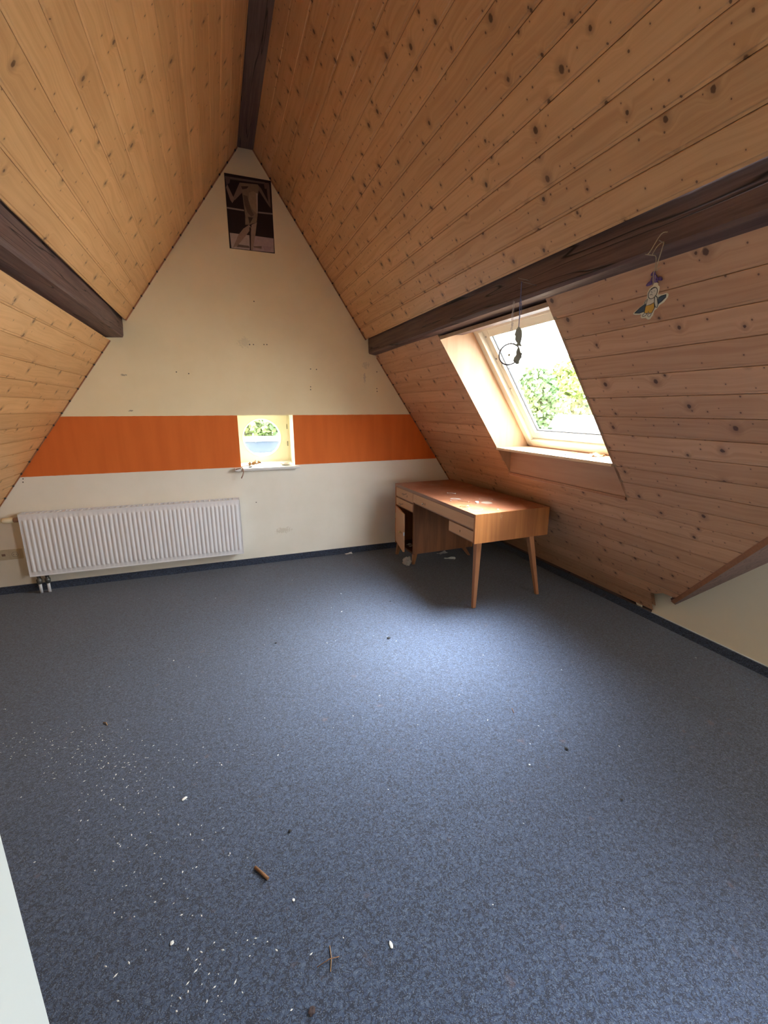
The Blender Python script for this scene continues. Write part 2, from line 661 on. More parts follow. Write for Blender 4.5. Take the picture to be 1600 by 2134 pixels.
struct(cladding('ceiling_right_lower', 1, RLa, RLb, .078, Z_TOP + .006, .105, True, M['pine_rl'], cuts_rl, 1, .6),
       'sloping pine board lining below the right purlin around the skylight', 'ceiling')
struct(cladding('ceiling_right_upper', 1, RUa, RUb, 2.022, 3.40, .107, False, M['pine_ru'], full, 2, 1.0),
       'very knotty pine board slope above the right purlin', 'ceiling')
struct(cladding('ceiling_left_lower', -1, LLa, LLb, .03, 1.918, .1095, True, M['pine_l'], full, 3, .65),
       'sloping pine board lining below the left purlin', 'ceiling')
struct(cladding('ceiling_left_upper', -1, LUa, LUb, 2.066, 3.40, .1095, False, M['pine_l'], full, 4, .8),
       'honey pine board slope above the left purlin', 'ceiling')

# ridge board
b = MB().box(-.04, .18, YB, .0, ZR, ZR + .05)
struct(b.build('trim_1', M['beam']), 'dark ridge board along the apex of the ceiling', 'trim')


def beam(name, poly, seed, label):
    """purlin: polygon in (x,z), run along y with slightly irregular hewn surface"""
    rnd = random.Random(seed)
    n = len(poly)
    ys = [0.0 - i * .13 for i in range(int(-YB / .13) + 1)] + [YB]
    vs, fs = [], []
    ph = [rnd.random() * 9 for _ in range(n)]
    for y in ys:
        for k, (x, z, w) in enumerate(poly):
            a = noise.noise(Vector((y * 1.1, ph[k], 0))) * .007 * w + noise.noise(Vector((y * 5, ph[k], 3))) * .0025 * w
            c = noise.noise(Vector((y * 1.3, ph[k], 9))) * .006 * w
            vs.append((x + a, y, z + c))
    m_ = len(ys)
    for i in range(m_ - 1):
        for k in range(n):
            fs.append((i * n + k, i * n + (k + 1) % n, (i + 1) * n + (k + 1) % n, (i + 1) * n + k))
    fs.append(tuple(range(n)))
    fs.append(tuple((m_ - 1) * n + k for k in range(n)))
    o = MB().add(vs, fs).build(name, M['beam'])
    return struct(o, label, 'beam')


beam('trim_2', [(1.04, 2.12, 0), (1.04, 2.0, .6), (1.04, 1.912, 1), (1.050, 1.899, 1), (1.10, 1.893, .8), (1.16, 1.893, .3), (1.30, 1.90, 0), (1.30, 2.12, 0)], 5,
     'dark brown hewn purlin running along the right slope above the skylight')
beam('trim_3', [(-.925, 2.15, 0), (-.926, 2.03, .6), (-.927, 1.957, 1), (-.936, 1.944, 1), (-.99, 1.940, .8), (-1.05, 1.937, .3), (-1.078, 1.925, 0), (-1.115, 1.86, 0), (-1.32, 1.86, 0), (-1.32, 2.15, 0)], 6,
     'dark brown hewn purlin running along the left slope')

# ---- gable wall with the niche hole
hx0, hx1, hz0, hz1 = -.152, .3195, .905, 1.357
g = MB()
ol = [(-2.75, -.2), (2.75, -.2), (.15, 3.6), (-.15, 3.6)]
TH = .34


def quad(mb, x0, x1, z0, z1, y=0.0):
    mb.add([(x0, y, z0), (x1, y, z0), (x1, y, z1), (x0, y, z1)], [(0, 1, 2, 3)])


quad(g, -2.75, hx0, -.1, 3.7)
quad(g, hx1, 2.75, -.1, 3.7)
quad(g, hx0, hx1, -.1, hz0)
quad(g, hx0, hx1, hz1, 3.7)
for f in ((-2.75, hx0, -.1, 3.7), (hx1, 2.75, -.1, 3.7), (hx0, hx1, -.1, hz0), (hx0, hx1, hz1, 3.7)):
    quad(g, *f, y=TH)


def clip_roof(o):
    """trim a gable wall to the outline of the roof"""
    bm = bmesh.new()
    bm.from_mesh(o.data)
    for side in (1, -1):
        kk = Vector((side, 0, .69)).normalized()
        bmesh.ops.bisect_plane(bm, geom=bm.verts[:] + bm.edges[:] + bm.faces[:], plane_co=(side * 2.49, 0, 0), plane_no=kk, clear_outer=True)
    bm.to_mesh(o.data)
    bm.free()
    return o


gw = clip_roof(g.build('wall_back', M['gable']))
struct(gw, 'tall cream gable wall with a painted orange band', 'wall')
n_ = MB()
n_.add([(hx0, 0, hz0), (hx0, TH, hz0), (hx0, TH, hz1), (hx0, 0, hz1)], [(0, 1, 2, 3)])
n_.add([(hx1, 0, hz0), (hx1, TH, hz0), (hx1, TH, hz1), (hx1, 0, hz1)], [(0, 1, 2, 3)])
n_.add([(hx0, 0, hz1), (hx1, 0, hz1), (hx1, TH, hz1), (hx0, TH, hz1)], [(0, 1, 2, 3)])
n_.add([(hx0, 0, hz0), (hx1, 0, hz0), (hx1, TH, hz0), (hx0, TH, hz0)], [(0, 1, 2, 3)])
nr = n_.build('window_reveal', M['niche'])

# ---- rear wall, side walls, partition, floor
struct(clip_roof(MB().add([(-2.8, YB, -.1), (2.8, YB, -.1), (2.8, YB, 3.7), (-2.8, YB, 3.7)], [(0, 1, 2, 3)]).build('wall_front', M['paint'])),
       'cream wall behind the camera', 'wall')
struct(MB().box(2.356, 2.42, YB, -2.10, .0565, 1.30).box(2.356, 2.42, -2.10, -2.02, .10, 1.30).box(2.215, 2.42, -2.37, -1.98, .302, .32).prism([(2.362, .0565), (2.42, .0565), (2.42, .32), (2.2, .31)], (0, -2.02, 0), (1, 0, 0), (0, 0, 1), (0, .04, 0)).build('wall_right', M['paint']),  # includes unseen cap and end piece added to stop light leaking in
       'cream knee wall seen under the slanting cut in the right slope', 'wall')
struct(MB().prism([(1.549, 1.25), (2.42, 1.25), (2.42, 1.34), (1.498, 1.34), (1.498, 1.325)], (0, -3.30, 0), (1, 0, 0), (0, 0, 1), (0, YB + 3.30, 0)).build('ceiling_recess', M['paint']), 'flat top of the recess on the right', 'ceiling')
# slanting reveal of the recess: plane y + z = -2.07
rv = MB()
za, zb_ = .17, 1.26
A = (2.37, -2.07 - za, za)
pts = [(2.37, za), (rx_l(.235) + .006, .235), (rx_l(zb_) + .006, zb_), (2.37, zb_)]
vs = [(x, -2.07 - z, z) for x, z in pts] + [(x, -2.07 - z + .02, z + .02) for x, z in pts]
rv.add(vs, [(0, 1, 2, 3), (4, 5, 6, 7), (0, 1, 5, 4), (1, 2, 6, 5), (2, 3, 7, 6), (3, 0, 4, 7)])
struct(rv.build('trim_4', M['beam']), 'dark slanting reveal board closing the cut in the right slope', 'trim')
# pale trim on the cut edge
k_ = math.sqrt(1 + RLb * RLb)
nin = Vector((-1, 0, -RLb)) / k_
p0 = Vector((rx_l(.245), -2.07 - .245, .245))
p1 = Vector((rx_l(1.25), -2.07 - 1.25, 1.25))
d_ = (p1 - p0)
w_ = d_.cross(nin).normalized() * .024
if w_.y > 0:
    pass
struct(MB().obox(p0 - nin * .012 - w_ * .6, d_, w_, nin * .016).build('trim_5', M['trim']),
       'brown edge strip along the slanting cut of the right slope', 'trim')

struct(MB().box(-2.6, 2.6, YB - .1, TH, -.08, 0).build('floor', M['carpet']), 'blue grey speckled needle felt carpet', 'floor')
struct(MB().box(-.95, -.627, YB, -3.4, 0, 2.2).build('wall_left', M['coolpaint']), 'smooth white wall end at the lower left beside the camera', 'wall')

# baseboards: strips of the same carpet
struct(MB().box(-2.40, 2.36, -.010, 0.0, 0, .060).build('baseboard_back', M['carpet']), 'carpet skirting strip along the gable wall', 'baseboard')
struct(MB().box(2.344, 2.356, YB, -.01, 0, .056).build('baseboard_right', M['carpet']), 'carpet skirting strip along the right side', 'baseboard')
struct(MB().box(-2.41, -2.39, YB, -.01, 0, .05).build('baseboard_left', M['carpet']), 'carpet skirting strip along the left side', 'baseboard')
struct(MB().box(2.366, 2.42, -2.10, 0.0, 0, .16).build('trim_6', M['beam']), 'dark board behind the skirting under the right slope', 'trim')
struct(MB().box(2.350, 2.362, YB, -2.10, .053, .059).build('trim_7', M['coolpaint']), 'thin pale lip at the foot of the knee wall', 'trim')

# gable edge trims
def edge_trim(name, side, a, b, z0, z1, lab, start, step):
    k = math.sqrt(1 + b * b)
    up = Vector((-b * side, 0, 1)) / k
    inn = Vector((-side, 0, -b)) / k
    o = Vector((side * (a - b * z0), 0, z0))
    e = MB().obox(o - inn * .01, up * (z1 - z0) * k, inn * .017, Vector((0, -.012, 0)))
    v = start * k
    while z0 * k + .01 < v < z1 * k - .004:
        c = Vector((side * a, 0, 0)) + up * v
        e.obox(c - up * .005 + inn * .0015 + Vector((0, -.024, 0)), up * .010, inn * .009, Vector((0, .0125, 0)), mi=1)
        v += step
    struct(e.build(name, [M['trim'], M['dark']]), lab, 'trim')


edge_trim('trim_8', 1, RLa, RLb, .07, 1.872, 'brown edge strip where the lower right slope meets the gable', 1.895 - .105 / 1.2105, -.105)
edge_trim('trim_9', 1, RUa, RUb, 2.022, 3.35, 'brown edge strip where the upper right slope meets the gable', 2.022 + .107 / 1.2075, .107)
edge_trim('trim_10', -1, LLa, LLb, .07, 1.918, 'brown edge strip where the lower left slope meets the gable', 1.918 - .1095 / 1.2326, -.1095)
edge_trim('trim_11', -1, LUa, LUb, 2.066, 3.35, 'brown edge strip where the upper left slope meets the gable', 2.066 + .1095 / 1.222, .1095)

# ------------------------------------------------------------------ skylights
def slope_pt(y, v, d):
    """point on the right lower slope: v along slope (m from z=0), d outward"""
    k = k_
    return Vector((RLa, y, 0)) + Vector((-RLb, 0, 1)) / k * v + Vector((1, 0, RLb)) / k * d


def skylight(idx, s0, s1, zap, zsill, ztop, label):
    root = empty('window_%d' % idx, (rx_l(zsill), -(s0 + s1) / 2, zsill))
    struct(root, label, 'window')
    inv = root.location.copy()
    k = k_
    vt, vs_ = ztop * k, zsill * k
    Yv = Vector((0, -1, 0))
    Uv = Vector((-RLb, 0, 1)) / k
    Dv = Vector((1, 0, RLb)) / k
    D = .24

    def pt(s, v, d):
        return slope_pt(-s, v, d) - inv
    # lining: two cheeks and a head, down to the apron edge
    lin = MB()
    vap = zap * k
    for s, sg in ((s0, -1), (s1, 1)):
        lin.obox(pt(s, vap - .0, .0), Yv * .018 * sg, Uv * (vt - vap + .09), Dv * (D + .02))
    o = lin.build('side_lining', M['lining'], root)
    hd = MB()
    # head board lies flat (horizontal) just under the purlin level
    hd.obox(pt(s0, vt, .0), Yv * (s1 - s0), Vector((.30, 0, .094)), Vector((-.006, 0, .02)))
    hd.build('head_lining', M['lining'], root)
    # sill: horizontal board
    x0 = rx_l(zsill)
    sl = MB()
    sl.box(x0 - .006 - inv.x, x0 + .30 - inv.x, -s1 - inv.y, -s0 - inv.y, -.018, 0)
    sl.build('window_sill', M['sillboard'], root, bevel=.002)
    # apron: upright board below the sill, standing back from the slope
    xa = rx_l(zap)
    ap = MB()
    ap.box(xa - inv.x - .002, xa + .015 - inv.x, -s1 - inv.y, -s0 - inv.y, zap - zsill - .02, -.018)
    ap.build('apron', M['apron'], root)
    ba = MB().box(xa - .01 - inv.x, xa + .004 - inv.x, -s1 - inv.y, -s0 - inv.y, zap - zsill - .012, zap - zsill + .003)
    ba.build('apron_strip', M['trim'], root)

    def frame(mb, d0, d1, m0, w):
        """rectangular frame, outer inset m0, member width w, between depths d0 and d1"""
        vb = vs_ - .158 + m0
        tt = vt - .055 - m0
        a, b_ = s0 + m0, s1 - m0
        mb.obox(pt(a, vb, d0), Yv * w, Uv * (tt - vb), Dv * (d1 - d0))
        mb.obox(pt(b_ - w, vb, d0), Yv * w, Uv * (tt - vb), Dv * (d1 - d0))
        mb.obox(pt(a + w, vb, d0), Yv * (b_ - a - 2 * w), Uv * w, Dv * (d1 - d0))
        mb.obox(pt(a + w, tt - w, d0), Yv * (b_ - a - 2 * w), Uv * w, Dv * (d1 - d0))
        return a + w, b_ - w, vb + w, tt - w
    f1 = MB()
    frame(f1, D, D + .10, 0, .052)
    f1.build('window_frame', M['frame'], root, bevel=.003)
    f2 = MB()
    a, b_, v0, v1 = frame(f2, D + .03, D + .075, .054, .055)
    f2.build('sash', M['frame'], root, bevel=.004)
    f3 = MB()
    for (sa, wa) in ((a, .006), (b_ - .006, .006)):
        f3.obox(pt(sa, v0, D + .05), Yv * wa, Uv * (v1 - v0), Dv * .012)
    f3.obox(pt(a, v0, D + .05), Yv * (b_ - a), Uv * .006, Dv * .012)
    f3.build('seal', M['dark'], root)
    f4 = MB()
    f4.obox(pt(a - .01, v0 - .01, D + .062), Yv * (b_ - a + .02), Uv * (v1 - v0 + .02), Dv * .004)
    f4.build('pane', M['glass'], root)
    # blocking collar outside (roof build-up) so that no light comes in around the frame
    cb = MB()
    vb = vs_ - .158
    for (aa, bb, c0, c1) in ((s0 - .12, s0, vap - .3, vt + .3), (s1, s1 + .12, vap - .3, vt + .3), (s0, s1, vap - .3, vb), (s0, s1, vt - .055, vt + .3)):
        cb.obox(pt(aa, c0, D + .01), Yv * (bb - aa), Uv * (c1 - c0), Dv * .05)
    cb.build('roof_collar', M['roof'], root)
    mid = (inv + (pt(s0, vs_ - .15, D + .12) + pt(s1, vt - .05, D + .12)) / 2)
    portal(mid, (s1 - s0), (vt - vs_ + .14), (0, 1, 0), Uv)
    return root, pt, (a, b_, v0, v1, D)


M['roof'] = plain('roof_tile', (.25, .12, .08), .8, .2)
sk_root, sk_pt, sk_dim = skylight(2, SK[0], SK[1], Z_AP, 1.13, 1.862, 'bright skylight with cream frame and pine lining in the right slope')
skylight(3, SK2[0], SK2[1], 1.315, 1.35, 1.862, 'unseen second skylight added farther back in the right slope for more daylight')  # added out of view to supply daylight from behind the camera
# small steel handle screw bosses on the left sash
b = MB()
for v in (1.76, 1.62, 1.42):
    p = sk_pt(sk_dim[0] - .04, v * k_ * .985, .27)
    b.lathe([(0, 0), (.006, 0), (.006, .004), (0, .004)], p, (-1, 0, -RLb), 12)
b.build('screw_cap', plain('steel', (.35, .35, .36), .35, .5, .8), sk_root)

# ------------------------------------------------------------------ round window in the gable
w1 = empty('window_1', (.065, .25, 1.147))
struct(w1, 'small square casement with a round pane in the gable niche', 'window')
nr.parent = w1
nr.matrix_parent_inverse = Matrix.Translation(-Vector(w1.location))
leaf = MB()
cx_, cz_, R1, R2 = .065, 1.147, .164, .176
NSEG = 64
x0, x1, z0, z1 = hx0, .298, .905, hz1
Y0 = .25


def sqpt(t):
    c, s = math.cos(t), math.sin(t)
    k1 = 1e9
    for lim, comp, cen in ((x1, c, cx_), (x0, c, cx_), (z1, s, cz_), (z0, s, cz_)):
        if abs(comp) > 1e-9:
            q = (lim - cen) / comp
            if q > 0:
                k1 = min(k1, q)
    return cx_ + c * k1, cz_ + s * k1


ang = sorted([2 * math.pi * i / NSEG for i in range(NSEG)] +
             [math.atan2(z - cz_, x - cx_) % (2 * math.pi) for x in (x0, x1) for z in (z0, z1)])
ring = [[], [], [], [], []]
for t in ang:
    ox, oz = sqpt(t)
    c, s = math.cos(t), math.sin(t)
    ring[0].append((ox - cx_, .045, oz - cz_))
    ring[1].append((ox - cx_, 0, oz - cz_))
    ring[2].append((c * R2, 0, s * R2))
    ring[3].append((c * R1, .016, s * R1))
    ring[4].append((c * R1, .045, s * R1))
n = len(ang)
vs = [p for rg in ring for p in rg]
fs = []
for r in range(4):
    for i in range(n):
        fs.append((r * n + i, r * n + (i + 1) % n, (r + 1) * n + (i + 1) % n, (r + 1) * n + i))
leaf.add(vs, fs)
leaf.build('sash', M['casement'], w1)
rg = MB()
tor = []
NA, NB = 64, 8
for i in range(NA):
    t = 2 * math.pi * i / NA
    for j in range(NB):
        u = 2 * math.pi * j / NB
        r = .176 + .005 * math.cos(u)
        tor.append((r * math.cos(t), .004 * math.sin(u), r * math.sin(t)))
rg.add(tor, [(i * NB + j, i * NB + (j + 1) % NB, ((i + 1) % NA) * NB + (j + 1) % NB, ((i + 1) % NA) * NB + j) for i in range(NA) for j in range(NB)], True)
rg.build('bead', M['casement'], w1)
pn = MB()
pn.lathe([(0, .028), (.168, .028), (.168, .032), (0, .032)], (0, 0, 0), (0, 1, 0), 48)
pn.build('pane', M['glass'], w1)
fr = MB().box(.233, .2545, -.004, .05, -.242, .21)
fr.build('window_frame', M['casement'], w1)
for z in (.10, -.06):
    MB().tube([(.234, -.006, z - .022), (.234, -.006, z + .022)], .005, 10).build('hinge', plain('aged_brass', (.35, .32, .22), .5, .5, .4), w1)
sl = MB()
sl.box(-.206 - .065, .355 - .065, -.06 - .25, -.25 + .0, .884 - 1.147, .905 - 1.147)
sl.add([(hx0 - .065, -.25, .905 - 1.147), (hx1 - .065, -.25, .905 - 1.147), (hx1 - .065, .0, .925 - 1.147), (hx0 - .065, 0, .925 - 1.147)], [(0, 1, 2, 3)])
sl.build('window_sill', M['sill'], w1, bevel=.003)
portal((.065, TH + .03, 1.147), .40, .40, (-1, 0, 0), (0, 0, 1))

# ------------------------------------------------------------------ radiator
RX0, RX1, RZ0, RZ1 = -1.758, -.196, .161, .636
rad = empty('radiator', (RX0, -.12, RZ0))
tag(rad, 'long white ribbed panel radiator hung low on the gable wall', 'radiator')
W_, H_ = RX1 - RX0, RZ1 - RZ0
NR = 47
fp = MB()
px = W_ / NR * .985
xs, prof = [], []
off = (W_ - NR * px) / 2
nx = NR * 8
cols = [0] + [off + i * px / 8 for i in range(nx + 1)] + [W_]
zsl = [0, .028, .034, .040, .046, H_ / 2, H_ - .046, H_ - .040, H_ - .034, H_ - .028, H_]
vs = []
for z in zsl:
    e = 0
    dz = min(z, H_ - z)
    e = max(0, min(1, (dz - .028) / .016))
    e = math.sin(e * math.pi / 2)
    for x in cols:
        u = ((x - off) / px) % 1.0
        h = 0
        if off <= x <= W_ - off + 1e-6:
            c = abs(u - .5)
            h = max(0, min(1, (.36 - c) / .16))
            h = h * h * (3 - 2 * h)
        vs.append((x, -.0075 * h * e, z))
nc = len(cols)
fs = [(r * nc + i, r * nc + i + 1, (r + 1) * nc + i + 1, (r + 1) * nc + i) for r in range(len(zsl) - 1) for i in range(nc - 1)]
fp.add(vs, fs, True)
fp.box(0, W_, .001, .012, 0, H_)
fp.build('front_panel', M['white'], rad)
rp = MB().box(.02, W_ - .02, .075, .086, .01, H_ - .02)
rp.build('rear_panel', M['white'], rad)
for x in (-.004, W_ + .001):
    MB().box(x, x + .003, -.003, .095, -.006, H_ + .012).build('side_cover', M['white'], rad)
gr = MB()
gr.box(0, W_, -.001, .002, H_ - .002, H_ + .012)
gr.box(0, W_, .088, .091, H_ - .002, H_ + .012)
gr.box(0, W_, .043, .046, H_ + .005, H_ + .012)
nb = 40
for i in range(nb + 1):
    x = i * (W_ - .012) / nb
    gr.box(x, x + .012, .002, .088, H_ + .006, H_ + .011)
gr.build('top_grille', M['white'], rad)
for z in (-.004,):
    MB().box(0, W_, -.003, .003, -.006, .001).build('bottom_rim', M['white'], rad)
vh = MB()
vh.lathe([(0, .118), (.018, .118), (.021, .112), (.0225, .06), (.020, .052), (.016, .05)], (0, .045, H_ - .035), (-1, 0, 0), 20)
vo = vh.build('thermostat_head', M['niche'], rad)
vc = MB().lathe([(.016, .05), (.019, .046), (.019, .022), (.014, .018), (.014, 0)], (0, .045, H_ - .035), (-1, 0, 0), 16)
vc.build('valve_collar', plain('copper_collar', (.42, .27, .20), .4, .5, .3), rad)
for x in (.034, .088):
    p = MB().tube([(x, .045, -RZ0 + .001), (x, .045, -.075)], .0105, 14)
    p.build('pipe', M['white'], rad)
    f = MB().lathe([(.011, -.085), (.017, -.083), (.019, -.06), (.019, -.045), (.013, -.042), (.012, -.02), (.017, -.018), (.017, .004)], (x, .045, 0), (0, 0, 1), 14)
    f.box(x - .014, x + .014, .03, .06, -.012, .002)
    f.build('valve_fitting', plain('grey_fitting', (.16, .16, .15), .4, .5, .5), rad)
for x in (.25, W_ - .25):
    MB().box(x, x + .03, .086, .119, .05, H_ - .05).build('wall_bracket', M['white'], rad)

# ------------------------------------------------------------------ wall socket
so = empty('wall_socket', (-1.894, 0, .318))
tag(so, 'two gang cream wall socket left of the radiator', 'socket')
SOCK = plain('socket_cream', (.62, .55, .42), .4, .4, var=.03)
s1_ = MB().box(-.0755, .0755, -.010, 0, -.040, .040)
s1_.build('frame', SOCK, so, bevel=.004)
s2 = MB()
s2.box(-.003, .060, -.013, -.009, -.029, .029)
s2.build('socket_insert', SOCK, so, bevel=.002)
s3 = MB().lathe([(.021, -.0138), (.0195, -.0138), (.018, -.004), (0, -.004)], (.028, 0, 0), (0, 1, 0), 28)
s3.build('socket_cup', plain('socket_shadow', (.16, .12, .08), .6, .3), so)
s4 = MB().tube([(.019, -.0145, 0), (.019, -.005, 0)], .0025, 8).tube([(.037, -.0145, 0), (.037, -.005, 0)], .0025, 8)
s4.build('pin_hole', M['dark'], so)
s5 = MB().box(-.070, -.008, -.013, -.009, -.029, .029)
s5.build('data_insert', SOCK, so, bevel=.002)
s6 = MB()
for x in (-.052, -.044, -.036):
    s6.box(x - .0026, x + .0026, -.0136, -.0128, -.008, .010)
s6.build('data_port', plain('port_dark_red', (.10, .02, .02), .5), so)

# ------------------------------------------------------------------ poster on the gable
pw, ph_ = .3487, .515
po = empty('picture_poster', (-.110, 0, 2.6465))
tag(po, 'dark poster of an angular headless figure high on the gable', 'poster')
MB().box(0, pw, -.004, 0, 0, ph_).build('poster_sheet', plain('poster_black', (.022, .012, .014), .45, .4, var=.1), po)
SHP = {
    'handrail': ([(0.011, 0.959), (0.862, 0.967), (0.874, 0.943), (0.007, 0.926)], (.10, .07, .06)),
    'left_floor': ([(0.027, 0.211), (0.449, 0.212), (0.449, 0.006), (0.037, 0.005)], (.30, .24, .22)),
    'right_floor': ([(0.567, 0.213), (0.984, 0.211), (0.984, 0.011), (0.497, 0.004)], (.27, .20, .20)),
    'cast_shadow': ([(0.193, 0.065), (0.427, 0.061), (0.437, 0.032), (0.148, 0.027)], (.10, .07, .06)),
    'cast_shadow_b': ([(0.517, 0.064), (0.709, 0.083), (0.705, 0.043), (0.537, 0.048)], (.12, .085, .075)),
    'stone': ([(0.709, 0.088), (0.937, 0.087), (0.889, 0.03), (0.788, 0.018)], (.24, .17, .18)),
    'left_bar': ([(0.004, 0.555), (0.369, 0.552), (0.367, 0.531), (0.004, 0.534)], (.22, .17, .15)),
    'right_bar': ([(0.678, 0.555), (.996, 0.563), (.996, 0.541), (0.676, 0.533)], (.19, .14, .13)),
    'left_forearm': ([(0.045, 0.861), (0.181, 0.668), (0.128, 0.617), (0.087, 0.659), (0.019, 0.809)], (.17, .11, .09)),
    'left_arm': ([(0.314, 0.905), (0.379, 0.887), (0.353, 0.777), (0.186, 0.661), (0.158, 0.699)], (.14, .09, .075)),
    'right_arm': ([(0.713, 0.914), (0.771, 0.878), (0.921, 0.698), (0.964, 0.624), (0.905, 0.67), (0.707, 0.854)], (.12, .08, .065)),
    'right_forearm': ([(0.888, 0.949), (0.958, 0.947), (0.964, 0.633), (0.915, 0.706)], (.10, .065, .055)),
    'left_hand': ([(0.009, 0.947), (0.127, 0.951), (0.099, 0.875), (0.031, 0.851)], (.09, .055, .05)),
    'right_hand': ([(0.834, 0.96), (0.952, 0.964), (0.924, 0.885), (0.854, 0.878)], (.10, .06, .05)),
    'left_leg': ([(0.457, 0.355), (0.509, 0.316), (0.387, 0.211), (0.163, 0.037), (0.072, 0.012), (0.208, 0.196), (0.327, 0.292)], (.20, .14, .115)),
    'right_leg': ([(0.513, 0.36), (0.635, 0.405), (0.583, 0.227), (0.524, 0.065), (0.504, 0.004), (0.463, 0.007), (0.478, 0.218)], (.21, .15, .12)),
    'torso': ([(0.314, 0.905), (0.707, 0.921), (0.73, 0.873), (0.683, 0.751), (0.66, 0.519), (0.659, 0.502), (0.628, 0.404), (0.457, 0.355), (0.374, 0.348), (0.387, 0.469), (0.367, 0.653), (0.353, 0.777)], (.15, .105, .075)),
    'belly': ([(0.503, 0.792), (0.60, 0.822), (0.66, 0.80), (0.653, 0.514), (0.536, 0.584), (0.479, 0.689)], (.21, .15, .10)),
    'dark_cloth': ([(0.448, 0.461), (0.558, 0.463), (0.472, 0.365)], (.04, .025, .02)),
    'chest_shade': ([(.34, .86), (.50, .875), (.46, .84), (.36, .82)], (.035, .022, .02)),
    'side_shade': ([(.37, .75), (.46, .74), (.52, .57), (.58, .50), (.52, .47), (.44, .52), (.39, .62)], (.085, .055, .04)),
    'side_light': ([(.655, .80), (.690, .80), (.665, .53), (.650, .53)], (.30, .24, .20)),
    'divider': ([(0.461, 0.321), (0.495, 0.324), (0.462, 0.0), (0.437, 0.0)], (.02, .012, .012)),
}
pf = MB()
pm = []
for i, (k, (pl, c)) in enumerate(SHP.items()):
    pf.prism([(x * pw, z * ph_) for x, z in pl], (0, -.0041 - i * .00006, 0), (1, 0, 0), (0, 0, 1), (0, -.00005, 0), mi=i)
    pm.append(plain('print_' + k, tuple(min(.6, q * 1.7) for q in c), .5, .35, var=.12, scale=40))
pf.build('printed_figure', pm, po)

# ------------------------------------------------------------------ desk
def veneer_mat(name, worn):
    t = NT(name)
    o = t.obj()
    if worn:
        v = t.vmath('MULTIPLY', o, (50, 2.0, 50))
    else:
        v = t.vmath('MULTIPLY', o, (50, 50, 2.0))
    a = t.noise(v, 1, 3, .6, dist=.5)
    b_ = t.noise(t.vmath('MULTIPLY', o, (7, .7, .7) if worn else (7, 3, .6)), 1, 2)
    c = t.mix(t.mr(a, .3, .7, 0, .55), (0.42, 0.165, 0.048) if not worn else (0.27, 0.098, 0.048), (0.24, 0.078, 0.024) if not worn else (0.20, 0.065, 0.034))
    c = t.mix(t.mr(b_, .4, .65, 0, .6), c, (0.19, 0.062, 0.022) if not worn else (0.30, 0.105, 0.055))
    if worn:
        s = t.sep(o)
        # sheen painted as a paler front right corner, plus dusty patches
        dx = t.math('MULTIPLY', s[0], 2.6)
        dy = t.math('MULTIPLY', s[1], 1.25)
        d = t.math('SQRT', t.math('ADD', t.math('MULTIPLY', dx, dx), t.math('MULTIPLY', dy, dy)))
        d = t.math('ADD', d, t.math('MULTIPLY', t.noise(o, 9, 4, .65), .9))
        c = t.mix(t.mr(d, 1.3, .7, 0, .6), c, (0.38, 0.18, 0.072))
        du = t.noise(o, 6, 5, .7)
        c = t.mix(t.mr(du, .50, .80, 0, .35), c, (0.42, 0.24, 0.16))

        def ringstain(c, y, x, r, w, col, amt, fill=False):
            q = t.vmath('SUBTRACT', o, (x, y, .73))
            q = t.vmath('MULTIPLY', q, (1, 1, 0))
            l_ = t.vmath('LENGTH', q)
            l_ = t.math('ADD', l_, t.math('MULTIPLY', t.math('SUBTRACT', t.noise(o, 30, 2), .5), .008))
            if fill:
                f_ = t.mr(l_, r + w, r - w, 0, amt)
            else:
                f_ = t.mr(t.math('ABSOLUTE', t.math('SUBTRACT', l_, r)), w, w * .2, 0, amt)
            return t.mix(f_, c, col)
        c = ringstain(c, .29, .29, .040, .004, (.50, .45, .36), .85, True)
        c = ringstain(c, .40, .36, .050, .004, (.68, .52, .42), .55)
        c = ringstain(c, .15, .10, .048, .003, (.85, .65, .45), .7)
        c = ringstain(c, .504, .15, .03, .004, (.65, .55, .5), .6)
        sc = t.noise(t.vmath('MULTIPLY', o, (30, 5, 1)), 2, 4, .7, dist=1.2)
        sm = t.mr(t.math('ABSOLUTE', t.math('SUBTRACT', sc, .5)), .006, .0, 0, .45)
        c = t.mix(sm, c, (.78, .60, .45))
        r_ = t.mr(du, .4, .7, .3, .45)
        return t.out(c, r_, .55)
    else:
        sp_ = t.noise(t.vmath('MULTIPLY', o, (26, 26, 7)), 1, 4, .75)
        s = t.sep(o)
        near = t.math('MULTIPLY', t.mr(s[0], .30, .05), t.mr(s[2], .58, .70))
        c = t.mix(t.math('MULTIPLY', t.mr(sp_, .58, .64), t.math('MULTIPLY', near, .6)), c, (.75, .62, .45))
        return t.out(c, .38, .5)


M['veneer'] = veneer_mat('walnut_veneer', False)
M['desktop'] = veneer_mat('worn_desktop', True)
M['front'] = wood_plain('beech_front', (0.58, 0.33, 0.175), (0.50, 0.27, 0.135), 1, 45, .42, .45, .5, 2.5)
M['leg'] = wood_plain('leg_wood', (0.40, 0.18, 0.08), (0.31, 0.125, 0.055), 2, 60, .4, .45, .5, 3)
M['band'] = wood_plain('edge_band', (0.27, 0.135, 0.085), (0.19, 0.09, 0.055), 1, 50, .4, .5, .5, 2)
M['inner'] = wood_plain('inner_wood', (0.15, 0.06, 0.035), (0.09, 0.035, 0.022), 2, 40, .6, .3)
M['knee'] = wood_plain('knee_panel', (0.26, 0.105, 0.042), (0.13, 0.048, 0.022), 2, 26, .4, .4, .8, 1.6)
M['brass'] = plain('brass', (.70, .55, .28), .3, .5, .9)
M['keyhole'] = plain('keyhole_black', (.03, .02, .015), .6)
M['steel'] = plain('key_steel', (.30, .28, .26), .35, .5, .9)

